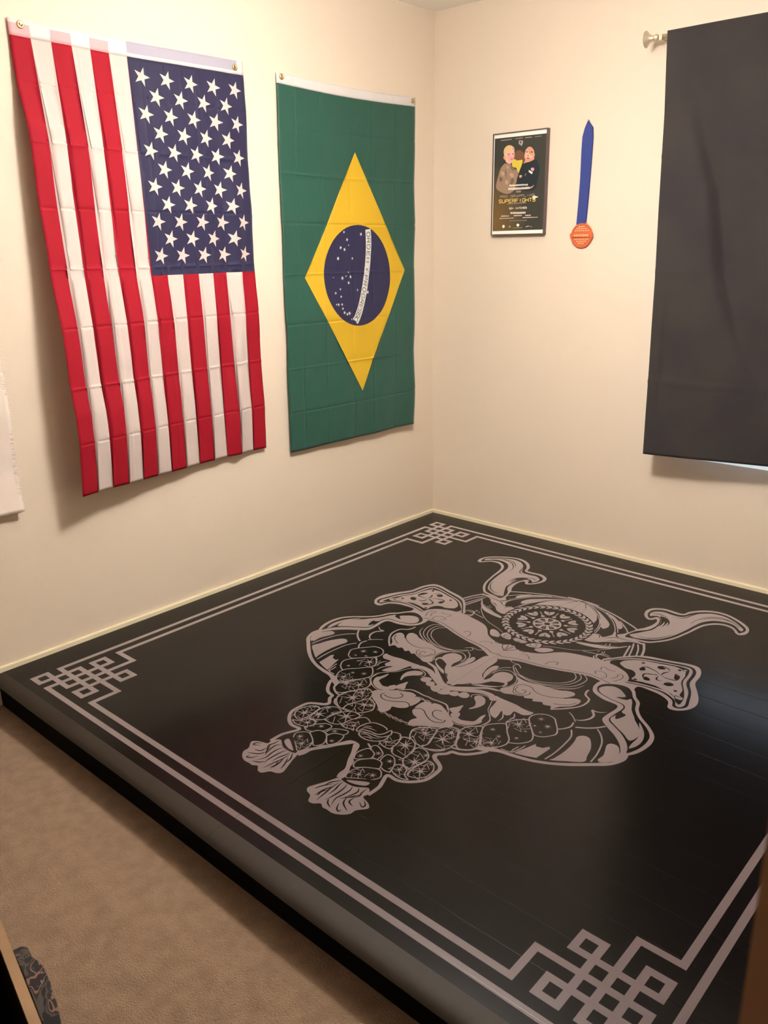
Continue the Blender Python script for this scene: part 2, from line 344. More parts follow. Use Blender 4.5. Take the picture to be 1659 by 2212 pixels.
S112:2376,4230 2390,4196 2396,4140 2446,4064 2480,4002 2520,3946 2540,3922 2576,3930 2596,3966 2612,4004 2634,4044 2668,4076 2684,4120 2712,4164 2728,4220 2718,4270
F00:2036,3948 2008,3912 2002,3868 2018,3818 2052,3782 2090,3780 2104,3830 2110,3884 2108,3934 2086,3964
S14:2036,3948 2008,3912 2002,3868 2018,3818 2052,3782 2090,3780 2104,3830 2110,3884 2108,3934 2086,3964 2036,3948
F00:2126,3906 2110,3836 2106,3766 2134,3724 2182,3702 2230,3722 2216,3770 2218,3840 2194,3884 2150,3908
S14:2126,3906 2110,3836 2106,3766 2134,3724 2182,3702 2230,3722 2216,3770 2218,3840 2194,3884 2150,3908 2126,3906
F00:2216,3858 2222,3778 2252,3704 2306,3670 2360,3682 2354,3734 2334,3822 2290,3858
S14:2216,3858 2222,3778 2252,3704 2306,3670 2360,3682 2354,3734 2334,3822 2290,3858 2216,3858
F00:2340,3832 2344,3766 2362,3716 2400,3672 2464,3698 2482,3772 2436,3818 2382,3838
S14:2340,3832 2344,3766 2362,3716 2400,3672 2464,3698 2482,3772 2436,3818 2382,3838 2340,3832
F00:2062,3992 2110,3968 2132,3924 2186,3908 2210,3944 2194,3982 2150,4004 2104,4008
S14:2062,3992 2110,3968 2132,3924 2186,3908 2210,3944 2194,3982 2150,4004 2104,4008 2062,3992
F00:2188,4004 2214,3936 2262,3884 2312,3886 2310,3944 2274,3994 2222,4014
S14:2188,4004 2214,3936 2262,3884 2312,3886 2310,3944 2274,3994 2222,4014 2188,4004
F00:2326,3962 2334,3902 2380,3870 2426,3858 2438,3894 2394,3948 2356,3962
S14:2326,3962 2334,3902 2380,3870 2426,3858 2438,3894 2394,3948 2356,3962 2326,3962
F00:2224,4134 2196,4086 2212,4050 2248,4026 2296,4044 2342,4080 2364,4134 2360,4180 2338,4202 2282,4164
S14:2224,4134 2196,4086 2212,4050 2248,4026 2296,4044 2342,4080 2364,4134 2360,4180 2338,4202 2282,4164 2224,4134
F00:2254,4020 2282,3968 2338,3964 2386,4008 2406,4056 2376,4102 2324,4062
S14:2254,4020 2282,3968 2338,3964 2386,4008 2406,4056 2376,4102 2324,4062 2254,4020
F00:2360,3978 2376,3930 2438,3910 2462,3966 2456,4010 2426,4038
S14:2360,3978 2376,3930 2438,3910 2462,3966 2456,4010 2426,4038 2360,3978
A126:2060,3886
A130:2144,3838
A116:2134,3742
A134:2296,3742
A120:2162,3952
A114:2056,3792
A116:2242,4090
A118:2306,4136
A114:2258,3926
A114:2362,3910
A112:2424,3998
A118:2408,3790
F00:2182,4196 2162,4170 2160,4144 2184,4112 2224,4128 2338,4208 2350,4230 2304,4238 2242,4230
F10:2178,4192 2144,4234 2148,4268 2090,4290 2060,4322 2098,4374 2104,4420 2142,4458 2182,4474 2220,4472 2252,4474 2282,4458 2316,4486 2350,4486 2378,4446 2418,4432 2438,4404 2420,4352 2394,4292 2374,4234 2352,4232 2308,4240 2244,4232
F00:2190,4194 2172,4156 2188,4124 2242,4154 2340,4218 2292,4228 2232,4216
F10:2206,4186 2202,4158 2222,4156 2270,4184 2322,4218 2286,4222 2242,4208
T05:2180,4202 2178,4246 2170,4280 2198,4320
T05:2222,4224 2202,4254 2208,4300 2224,4338
T05:2260,4234 2244,4268 2244,4320 2252,4374 2228,4434
T05:2294,4242 2282,4278 2278,4332 2280,4380 2288,4422
T05:2326,4240 2320,4286 2310,4324 2308,4376
T05:2338,4238 2374,4288 2382,4342
T05:2338,4256 2338,4326 2328,4388 2322,4452
T05:2178,4306 2178,4346 2136,4362
T05:2212,4328 2192,4376 2130,4410
T05:2124,4288 2092,4310 2094,4334 2136,4310
T05:2210,4390 2188,4430 2162,4442 2164,4420
T05:2278,4402 2258,4430 2218,4448
T05:2336,4302 2356,4364 2358,4430
T05:2354,4288 2388,4346 2404,4390
T05:2338,4350 2354,4386 2344,4424
T05:2174,4266 2198,4310 2234,4360
f00:2444,3820 2436,3762 2446,3710 2474,3672 2526,3664 2582,3676 2634,3678 2660,3722 2664,3782 2618,3846 2562,3864 2504,3842
s14.5:2454,3814 2442,3770 2454,3716 2482,3682 2534,3672 2574,3676 2600,3688
s14.5:2454,3814 2472,3818 2486,3784 2534,3770 2588,3764 2612,3732 2618,3692 2626,3678 2650,3710 2644,3744 2616,3778 2562,3786 2502,3800 2488,3826 2520,3848 2566,3852 2612,3838 2652,3802 2660,3772 2654,3736
t14:2466,3810 2478,3760 2518,3744 2560,3742
t14:2454,3758 2484,3734 2508,3726
t14:2502,3832 2538,3806 2586,3810 2636,3786
t14:2502,3818 2526,3794 2558,3788
t14:2532,3840 2570,3824 2602,3828
f10:2610,3880 2618,3872 2662,3896 2662,3908
F10:1694,2256 1662,2218 1650,2174 1656,2126 1700,2070 1760,2036 1830,2014 1912,2010 1960,2004 2000,2014 2100,2036 2186,2068 2242,2116 2308,2196 2404,2246 2484,2252 2540,2222 2554,2354 2564,2474 2510,2474 2450,2442 2362,2402 2230,2380 2076,2336 1962,2294 1862,2274 1768,2286
S02.6:1724,2272 1808,2258 1894,2250 2004,2284 2116,2324 2218,2352 2340,2370 2428,2388 2494,2418 2548,2410
S02.2:1804,2244 1784,2210 1806,2170 1846,2158 1882,2180 1858,2216
S02.2:1772,2094 1816,2106 1854,2088 1874,2104 1860,2140
S02.2:2198,2324 2200,2286 2178,2248 2142,2240 2140,2270 2128,2268
S02.2:2326,2330 2356,2296 2390,2280 2416,2300
S02.2:1718,2234 1692,2170 1704,2118 1734,2114
S02.2:1750,2208 1728,2162 1740,2120
T16:1898,2014 1956,2000 1988,1974 1982,1930 1940,1908 1892,1926
T16:1922,2024 1986,2008 2002,1972
F00:2300,2172 2258,2100 2264,2070 2314,2072 2360,2100 2370,2064 2404,2044 2446,2076 2484,2120 2524,2160 2556,2114 2566,2198 2460,2196 2386,2202 2350,2204
F10:2300,2162 2268,2110 2278,2084 2316,2090 2366,2126 2386,2168 2360,2184 2328,2184
F10:2380,2136 2374,2094 2394,2066 2430,2080 2460,2112 2474,2150 2436,2160
S02.4:2452,2118 2444,2138 2414,2140 2402,2110 2424,2094
S03:2426,2202 2408,2226 2418,2258 2456,2258 2472,2240 2500,2290 2546,2330 2552,2290 2566,2242
S03:2392,2198 2444,2172 2516,2168
K00:2494,2134 2502,2018 2564,2010 2582,2138
S12.6:2494,2134 2502,2018 2564,2010 2584,2138 2494,2134
K10:2498,2130 2504,2088 2558,2072 2570,2136
'''
POSTER='''
K2:3770,19020 6550,19000 6550,14940 3760,14930
K11:4110,18930 4700,18930 4700,18900 4110,18900
K11:4900,18930 5290,18940 5290,18910 4900,18910
K11:5430,18930 5790,18930 5790,18900 5430,18900
K11:5930,18920 6280,18920 6290,18900 5930,18900
F11:5120,18840 5200,18820 5300,18810 5320,18720 5250,18580 5210,18620 5090,18700
K2:5140,18790 5260,18780 5220,18750 5190,18670 5150,18760
F12:4920,18350 5080,18430 5260,18370 5400,18240 5430,18000 5340,17860 5100,17800 4860,17970 4850,18190
F7:4760,17980 4900,18060 5020,17990 5290,18000 5330,17930 5280,17750 5190,17560 5140,17450 5050,17550 4990,17680 4790,17740
F6:4340,17900 4480,17900 4700,17860 4790,17710 4990,17600 5120,17450 5090,17170 4980,16960 4910,16710 4530,16570 4010,16760 3900,16990 4020,17400 4090,17630 4180,17770
F15:4390,17690 4460,17530 4480,17370 4550,17240 4480,17310 4400,17470
F15:4710,17820 4790,17660 4950,17600 4800,17580 4700,17700
F15:4100,17360 4260,17260 4210,17130 4080,17170
F16:4450,17800 4550,17770 4590,17680 4490,17700
F16:4150,17550 4270,17560 4360,17440 4240,17380
F16:4640,17450 4800,17460 4890,17310 4730,17290
F15:4730,17200 4890,17220 4860,17030 4700,16980
F16:4450,17180 4570,17140 4540,16990 4410,17030
F4:4370,18240 4380,18070 4440,17950 4620,17880 4700,17900 4700,18010
F5:4290,18230 4350,18240 4410,18160 4400,18060 4310,18090 4270,18150
F4:4370,18320 4360,18470 4460,18560 4680,18540 4840,18460 4880,18280 4870,18150 4820,18030 4760,17930 4680,17900 4540,17980 4440,18080 4370,18190
F14:4450,18230 4610,18300 4690,18210 4850,18200 4820,18050 4700,17980 4540,18050
F3:4300,18290 4280,18450 4340,18580 4470,18660 4630,18670 4800,18590 4870,18490 4880,18400 4820,18510 4680,18520 4600,18420 4440,18400 4390,18250 4340,18220
F12:4510,18310 4570,18320 4610,18280 4550,18270
F12:4750,18290 4810,18310 4840,18270 4780,18260
F12:4670,18080 4780,18090 4780,18060 4690,18060
F8:5430,17870 5760,17930 6010,18010 6130,17880 6260,17560 6180,17110 6010,16660 5430,16690 5100,16920 5050,17180 5160,17440 5250,17680
F5:5450,17930 5520,18070 5910,18040 5950,17970 5720,17890 5490,17860 5380,17840
F5:5420,18110 5440,18290 5510,18470 5620,18550 5790,18510 5910,18410 5970,18250 5960,18100 5870,17990 5720,17920 5590,17930 5470,18000
F4:5460,18160 5470,18290 5570,18380 5670,18220 5830,18130 5870,18050 5720,18010 5520,18030
F2:5470,18400 5520,18520 5660,18570 5810,18540 5950,18420 6000,18250 5960,18190 5910,18360 5770,18500 5640,18520 5540,18470
F12:5470,18320 5570,18340 5610,18300 5530,18290
F12:5720,18300 5820,18320 5880,18280 5780,18260
F13:5520,18060 5620,18070 5720,18040 5620,18010
F12:5580,18180 5650,18160 5640,18130 5580,18150
K1:5680,17540 5900,17430 5850,17350 5680,17460
F14:5800,17610 5930,17620 5970,17520 5880,17480 5800,17530
F5:5180,17330 5300,17350 5320,17270 5210,17230
K11:5470,17310 5540,17410 5560,17390 5490,17290
K9:4650,16970 4700,16970 4710,16900 4650,16900
K9:4720,16960 4780,16960 4780,16890 4730,16890
K9:4800,16960 4850,16960 4850,16890 4800,16890
K9:4870,16960 4930,16960 4930,16890 4870,16890
K9:4950,16960 5000,16960 5000,16890 4950,16890
K9:5020,16960 5070,16960 5080,16890 5020,16890
K9:5090,16960 5150,16960 5150,16890 5100,16890
K9:5170,16960 5220,16960 5220,16890 5170,16890
K9:5240,16960 5290,16960 5300,16890 5240,16890
K9:5310,16960 5370,16960 5370,16890 5320,16890
K9:5390,16960 5440,16960 5440,16890 5390,16890
K9:5460,16950 5510,16950 5510,16890 5460,16890
K9:5530,16950 5580,16950 5590,16880 5530,16880
K9:5600,16950 5660,16950 5660,16880 5610,16880
K9:4590,16830 4650,16830 4650,16740 4600,16740
K9:4670,16830 4720,16830 4730,16740 4670,16740
K9:4740,16830 4800,16830 4800,16740 4750,16740
K9:4820,16830 4870,16830 4880,16730 4820,16730
K9:4890,16830 4950,16830 4950,16730 4890,16730
K9:4960,16830 5020,16830 5020,16730 4970,16730
K9:5040,16830 5090,16830 5100,16730 5040,16730
K9:5110,16820 5170,16820 5170,16730 5120,16730
K9:5190,16820 5240,16820 5240,16730 5190,16730
K9:5260,16820 5310,16820 5320,16730 5260,16730
K9:5330,16820 5390,16820 5390,16730 5340,16730
K9:5400,16820 5460,16820 5460,16730 5410,16730
K9:5480,16820 5530,16820 5540,16730 5480,16730
K9:5550,16820 5610,16820 5610,16730 5550,16730
K9:5620,16820 5680,16820 5680,16730 5630,16730
K9:5700,16820 5750,16820 5750,16730 5700,16730
F5:5740,16790 5890,16830 5990,16890 5930,16800 5780,16740
K11:5030,16680 5290,16680 5290,16610 5050,16610
K2:5060,16660 5270,16660 5270,16640 5060,16640
K11:4580,16150 4610,16160 4600,16120 4570,16120
K11:4630,16150 4660,16160 4650,16120 4620,16120
K11:4670,16150 4700,16160 4700,16120 4670,16120
K11:4720,16150 4750,16160 4750,16120 4720,16120
K11:4770,16150 4800,16160 4800,16120 4770,16120
K11:4820,16150 4850,16160 4850,16120 4820,16120
K11:4870,16150 4900,16160 4890,16120 4860,16120
K11:4920,16150 4950,16160 4940,16120 4910,16120
K11:4970,16150 5000,16160 4990,16120 4960,16120
K11:5010,16150 5040,16160 5040,16120 5010,16120
K11:5060,16150 5090,16160 5090,16120 5060,16120
K11:5110,16150 5140,16160 5130,16120 5100,16120
K11:5160,16150 5190,16160 5180,16120 5150,16120
K11:5210,16150 5230,16160 5230,16120 5200,16120
K11:5250,16150 5280,16160 5280,16120 5250,16120
K11:5300,16150 5330,16160 5330,16120 5300,16120
K11:5350,16150 5380,16160 5370,16120 5340,16120
K11:5400,16150 5430,16160 5420,16120 5390,16120
K11:5440,16150 5470,16160 5470,16120 5440,16120
K11:5490,16150 5520,16160 5520,16120 5490,16120
K11:5540,16150 5570,16160 5560,16130 5530,16120
K11:5590,16150 5610,16160 5610,16130 5580,16120
K9:4750,15760 4790,15760 4790,15680 4760,15680
K9:4800,15760 4840,15760 4840,15680 4810,15680
K9:4860,15760 4890,15760 4900,15680 4860,15680
K9:4910,15760 4940,15760 4950,15680 4910,15680
K9:4960,15760 4990,15760 5000,15680 4960,15680
K9:5010,15760 5040,15760 5050,15680 5010,15680
K9:5060,15750 5090,15760 5100,15680 5060,15680
K9:5110,15750 5140,15750 5150,15670 5110,15670
K9:5160,15750 5190,15750 5200,15670 5160,15670
K9:5210,15750 5240,15750 5250,15670 5210,15670
K9:5260,15750 5290,15750 5300,15670 5260,15670
K9:5310,15750 5340,15750 5350,15670 5310,15670
K9:5360,15750 5390,15750 5400,15670 5360,15670
K9:5410,15750 5440,15750 5450,15670 5410,15670
K9:5460,15750 5490,15750 5500,15670 5460,15670
K9:5510,15750 5540,15750 5550,15670 5510,15670
K9:5560,15750 5590,15750 5590,15670 5560,15670
K9:4240,15620 4270,15620 4270,15570 4240,15570
K9:4280,15620 4310,15620 4310,15570 4280,15570
K9:4330,15620 4360,15620 4360,15570 4330,15570
K9:4370,15620 4400,15620 4400,15570 4370,15570
K9:4420,15620 4450,15620 4450,15570 4420,15570
K9:4460,15620 4490,15610 4490,15570 4470,15570
K9:4510,15620 4540,15610 4540,15570 4510,15570
K9:4550,15620 4580,15610 4580,15570 4560,15570
K9:4600,15610 4630,15610 4630,15570 4600,15570
K9:4640,15610 4670,15610 4670,15570 4650,15570
K9:4950,15620 4980,15620 4980,15570 4950,15570
K9:5000,15620 5020,15620 5030,15570 5000,15570
K9:5040,15620 5070,15620 5070,15570 5040,15570
K9:5080,15620 5110,15620 5110,15570 5090,15570
K9:5130,15620 5160,15620 5160,15570 5130,15570
K9:5170,15610 5200,15610 5200,15570 5180,15570
K9:5220,15610 5250,15610 5250,15570 5220,15570
K9:5260,15610 5290,15610 5290,15570 5260,15570
K9:5310,15610 5330,15610 5340,15570 5310,15570
K9:5350,15610 5380,15610 5380,15570 5350,15570
K9:5580,15610 5610,15610 5610,15560 5580,15560
K9:5630,15610 5650,15610 5660,15560 5630,15560
K9:5670,15610 5700,15610 5700,15560 5670,15560
K9:5710,15610 5740,15610 5740,15560 5710,15560
K9:5760,15610 5780,15610 5790,15560 5760,15560
K9:5800,15610 5830,15610 5830,15560 5800,15560
K9:5840,15610 5870,15610 5870,15560 5840,15560
K9:4150,15520 4180,15510 4180,15480 4150,15480
K9:4190,15520 4220,15510 4220,15480 4190,15480
K9:4240,15510 4270,15510 4270,15480 4240,15480
K9:4280,15510 4310,15510 4310,15480 4290,15480
K9:4330,15510 4360,15510 4360,15480 4330,15480
K9:4370,15510 4400,15510 4400,15480 4380,15480
K9:4420,15510 4450,15510 4450,15480 4420,15480
K9:4470,15510 4490,15510 4500,15480 4470,15480
K9:4510,15510 4540,15510 4540,15480 4510,15480
K9:4560,15510 4580,15510 4590,15480 4560,15480
K9:4600,15510 4630,15510 4630,15480 4600,15480
K9:4650,15510 4670,15510 4680,15480 4650,15480
K9:4690,15510 4720,15510 4720,15480 4690,15480
K9:4740,15510 4760,15510 4760,15480 4740,15480
K9:4780,15510 4810,15510 4810,15480 4780,15480
K9:4820,15510 4850,15510 4850,15480 4830,15480
K9:4870,15510 4900,15510 4900,15480 4870,15480
K9:4910,15510 4940,15510 4940,15470 4920,15480
K9:5450,15510 5480,15510 5480,15470 5450,15470
K9:5490,15510 5520,15510 5520,15470 5490,15470
K9:5530,15510 5560,15510 5560,15470 5540,15470
K9:5580,15510 5610,15510 5610,15470 5580,15470
K9:5620,15510 5650,15510 5650,15470 5620,15470
K9:5670,15510 5690,15510 5690,15470 5670,15470
K9:5710,15510 5740,15510 5740,15470 5710,15470
K9:5750,15510 5780,15510 5780,15470 5750,15470
K9:5800,15510 5820,15510 5820,15470 5800,15470
K9:5840,15510 5870,15510 5870,15470 5840,15470
K9:5880,15510 5910,15510 5910,15470 5880,15470
K9:5920,15500 5950,15500 5950,15470 5930,15470
K9:5970,15500 6000,15500 6000,15470 5970,15470
K9:6010,15510 6040,15500 6040,15470 6010,15470
K9:6050,15500 6080,15500 6080,15470 6060,15470
K9:6100,15500 6120,15500 6130,15470 6100,15470
K9:6140,15500 6170,15500 6170,15470 6140,15470
K9:6180,15500 6210,15500 6210,15470 6180,15470
K9:6220,15500 6250,15500 6250,15470 6230,15470
K11:4720,15380 4750,15380 4750,15360 4720,15360
K11:4760,15380 4790,15380 4790,15360 4760,15360
K11:4810,15380 4840,15380 4840,15360 4810,15360
K11:4850,15380 4880,15380 4880,15360 4850,15360
K11:4900,15380 4920,15380 4930,15360 4900,15360
K11:4940,15380 4970,15380 4970,15360 4940,15360
K11:4990,15380 5010,15380 5010,15360 4990,15360
K11:5030,15380 5060,15380 5060,15360 5030,15360
K11:5070,15380 5100,15380 5100,15360 5080,15360
K11:5120,15380 5150,15380 5150,15360 5120,15360
K11:5160,15380 5190,15380 5190,15360 5160,15360
K11:5210,15380 5240,15380 5240,15350 5210,15360
K11:5250,15380 5280,15380 5280,15360 5250,15360
K11:5300,15380 5320,15380 5320,15360 5300,15360
K11:5340,15380 5370,15380 5370,15350 5340,15350
K11:5380,15380 5410,15380 5410,15350 5380,15360
K11:5430,15380 5450,15380 5460,15350 5430,15360
K11:5470,15380 5500,15380 5500,15350 5470,15350
K11:5510,15380 5540,15380 5540,15350 5520,15350
K11:5560,15380 5590,15380 5590,15350 5560,15350
K11:5600,15380 5630,15380 5630,15350 5600,15350
K11:5650,15380 5670,15380 5670,15350 5650,15350
F1:4380,15200 4450,15160 4420,15070 4340,15080 4310,15160
F6:4730,15170 4800,15110 4730,15050 4660,15120
F1:5190,15240 5270,15170 5190,15100 5110,15180
F6:4950,15060 5400,15070 5400,15040 4950,15040
F11:5590,15080 5730,15130 5850,15110 5690,15070
F6:5910,15120 5950,15090 5910,15050 5870,15090
F9:6000,16450 6080,16410 6240,16360 6110,16320 6030,16260 5950,16310 5930,16390 5990,16410
'''
# ------------------------------------------------------------------ materials
M={}
M['wall']=mat('painted_wall',(218,203,184),.75,bump=(170,.35,.0015),spec=.3)
M['ceil']=mat('ceiling_paint',(250,246,238),.85,bump=(110,.5,.002),spec=.2)
M['trim']=mat('cream_trim',(232,220,190),.45)
M['carpet']=mat('beige_carpet',(152,126,102),.95,spec=.1,bump=(300,1.0,.008),vary=(26,(122,97,77),.55),sheen=.1)
M['white_vinyl']=mat('white_vinyl',(235,238,240),.4)
M['nickel']=mat('brushed_nickel',(206,190,166),.38,metal=.55)
M['us_red']=mat('flag_red',(172,22,42),.75,trans=.28,spec=.25)
M['us_white']=mat('flag_white',(222,206,199),.75,trans=.28,spec=.25)
M['us_blue']=mat('flag_blue',(38,34,66),.65,trans=.1,spec=.3,sheen=.12)
M['hd_pink']=mat('header_over_red',(236,176,180),.7,trans=.2)
M['hd_white']=mat('header_white',(226,222,220),.7,trans=.2)
M['hd_grey']=mat('header_over_blue',(176,172,188),.7,trans=.2)
M['br_green']=mat('flag_green',(26,80,66),.6,trans=.12,spec=.4,sheen=.2)
M['br_yellow']=mat('flag_yellow',(216,176,44),.72,trans=.15,spec=.3)
M['br_blue']=mat('flag_disc_blue',(38,36,72),.65,trans=.1,spec=.3,sheen=.15)
M['br_white']=mat('flag_band_white',(222,218,214),.7,trans=.15)
M['br_text']=mat('flag_lettering_green',(58,84,72),.7)
M['brass']=mat('grommet_brass',(214,190,120),.35,metal=1)
M['ink']=mat('silver_grey_print',(70,52,56),.34,spec=.4,sheen=1.0)
M['ink'].node_tree.nodes['Principled BSDF'].inputs['Sheen Roughness'].default_value=.5
M['foam']=mat('black_foam_side',(9,7,7),.9,spec=.08)
M['edge']=mat('matte_mat_edge',(40,32,24),.62,spec=.3)
M['curtain']=mat('charcoal_curtain',(58,54,52),.9,spec=.12,bump=(900,.3,.0008),sheen=.08,vary=(5,(50,47,50),.8))
M['bounce_lining']=mat('added_bounce_lining',(205,208,214),.9)
M['wood']=mat('brown_wood_door',(92,56,14),.6,vary=(3,(74,42,10),.7))
M['tan']=mat('raw_wood_rim',(146,114,80),.6,vary=(12,(126,96,66),.6))
M['blackbox']=mat('dark_box_panel',(20,8,8),.8,spec=.1)
M['towel']=mat('white_woven_cloth',(240,226,214),.85,trans=.15,bump=(500,.4,.001))
M['frame']=mat('dark_frame',(92,76,78),.45)
M['blue_ribbon']=mat('blue_ribbon',(56,68,132),.8,spec=.2,bump=(1500,.4,.0005))
M['bronze']=mat('bronze_medal',(206,104,62),.5,metal=.25,bump=(260,.35,.0012))
M['bronze_hi']=mat('bronze_relief',(246,176,128),.5,metal=.2)
# vinyl mat cover with shallow fold lines every 10.7 cm
def vinyl():
    m=bpy.data.materials.new('black_vinyl'); m.use_nodes=True; nt=m.node_tree; N=nt.nodes; L=nt.links; b=N['Principled BSDF']
    b.inputs['Base Color'].default_value=lin((9,6,5)); b.inputs['Roughness'].default_value=.23; b.inputs['Specular IOR Level'].default_value=.2
    return m,b
def creases(m,b,amp=1.0):
    nt=m.node_tree; N=nt.nodes; L=nt.links
    g=N.new('ShaderNodeNewGeometry'); s=N.new('ShaderNodeSeparateXYZ'); L.new(g.outputs['Position'],s.inputs[0])
    def mth(op,a,bb=None,c=None):
        n=N.new('ShaderNodeMath'); n.operation=op
        for i,v in enumerate((a,bb,c)):
            if v is None: continue
            if isinstance(v,(int,float)): n.inputs[i].default_value=v
            else: L.new(v,n.inputs[i])
        return n.outputs[0]
    wob=N.new('ShaderNodeTexNoise'); wob.inputs['Scale'].default_value=2.2; L.new(g.outputs['Position'],wob.inputs['Vector'])
    y=mth('ADD',s.outputs['Y'],mth('MULTIPLY',wob.outputs['Fac'],.02))
    f=mth('PINGPONG',mth('ADD',y,10.0),.0535)          # 0 at every fold
    groove=mth('SMOOTH_MIN',mth('DIVIDE',f,.0018),1.0,.3)
    swell=mth('MULTIPLY',mth('SINE',mth('MULTIPLY',f,29.0)),.35)
    n2=N.new('ShaderNodeTexNoise'); n2.inputs['Scale'].default_value=7; n2.inputs['Detail'].default_value=3; L.new(g.outputs['Position'],n2.inputs['Vector'])
    h=mth('ADD',mth('ADD',groove,swell),mth('MULTIPLY',n2.outputs['Fac'],1.6))
    bp=N.new('ShaderNodeBump'); bp.inputs['Strength'].default_value=.13*amp; bp.inputs['Distance'].default_value=.0011
    L.new(h,bp.inputs['Height']); L.new(bp.outputs['Normal'],b.inputs['Normal'])
nt=M['ink'].node_tree; sb=nt.nodes.new('ShaderNodeBsdfSheen'); sb.inputs['Color'].default_value=(.95,.80,.83,1); sb.inputs['Roughness'].default_value=.4
ad=nt.nodes.new('ShaderNodeAddShader'); nt.links.new(nt.nodes['Principled BSDF'].outputs[0],ad.inputs[0]); nt.links.new(sb.outputs[0],ad.inputs[1]); nt.links.new(ad.outputs[0],nt.nodes['Material Output'].inputs['Surface'])
mv,bv=vinyl(); creases(mv,bv); M['vinyl']=mv
creases(M['ink'],M['ink'].node_tree.nodes['Principled BSDF'],.8)

# ------------------------------------------------------------------ room shell
def struct(o): o['kind']='structure'; return o
bm=bmesh.new(); bm_box(bm,-.15,RX+.15,RY-.15,.15,FLOOR-.1,FLOOR); struct(from_bm('floor',bm,M['carpet']))
bm=bmesh.new(); bm_box(bm,-.15,RX+.15,RY-.15,.15,CEIL,CEIL+.1); struct(from_bm('ceiling',bm,M['ceil']))
bm=bmesh.new(); bm_box(bm,-.15,0,RY,0,FLOOR,CEIL); struct(from_bm('wall_left',bm,M['wall']))
bm=bmesh.new(); bm_box(bm,RX,RX+.15,RY,0,FLOOR,CEIL); struct(from_bm('wall_right',bm,M['wall']))
bm=bmesh.new(); bm_box(bm,-.15,RX+.15,RY-.15,RY,FLOOR,CEIL); struct(from_bm('wall_front',bm,M['wall']))
WX0,WX1,WZ0,WZ1=1.48,2.62,.528,2.10
bm=bmesh.new()
bm_box(bm,-.15,WX0,0,.15,FLOOR,CEIL); bm_box(bm,WX1,RX+.15,0,.15,FLOOR,CEIL)
bm_box(bm,WX0,WX1,0,.15,FLOOR,WZ0); bm_box(bm,WX0,WX1,0,.15,WZ1,CEIL)
struct(from_bm('wall_back',bm,M['wall']))
def board(name,x0,x1,y0,y1):
    bm=bmesh.new(); bm_box(bm,x0,x1,y0,y1,FLOOR,.019,bevel=.003); struct(from_bm(name,bm,M['trim']))
board('baseboard_left',0,.012,RY,0); board('baseboard_back',.012,RX,-.012,0)
# window
w=empty('window_1',(2.05,.1,WZ0)); struct(w)
bm=bmesh.new()
for a in ((WX0,WX0+.05,WZ0,WZ1),(WX1-.05,WX1,WZ0,WZ1),(WX0+.05,WX1-.05,WZ0,WZ0+.05),(WX0+.05,WX1-.05,WZ1-.05,WZ1),(2.03,2.07,WZ0+.05,WZ1-.05)):
    bm_box(bm,a[0],a[1],.09,.14,a[2],a[3])
place(from_bm('window_frame',bm,M['white_vinyl']),w)
gl=bpy.data.materials.new('window_glass'); gl.use_nodes=True; nt=gl.node_tree; N=nt.nodes
for n in list(N):
    if n.type!='OUTPUT_MATERIAL': N.remove(n)
tr=N.new('ShaderNodeBsdfTransparent'); gs=N.new('ShaderNodeBsdfGlossy'); gs.inputs['Roughness'].default_value=.02; mx=N.new('ShaderNodeMixShader'); mx.inputs[0].default_value=.06
nt.links.new(tr.outputs[0],mx.inputs[1]); nt.links.new(gs.outputs[0],mx.inputs[2]); nt.links.new(mx.outputs[0],N['Material Output'].inputs[0])
bm=bmesh.new(); bm_box(bm,WX0+.05,WX1-.05,.112,.116,WZ0+.05,WZ1-.05); place(from_bm('window_pane',bm,gl),w)
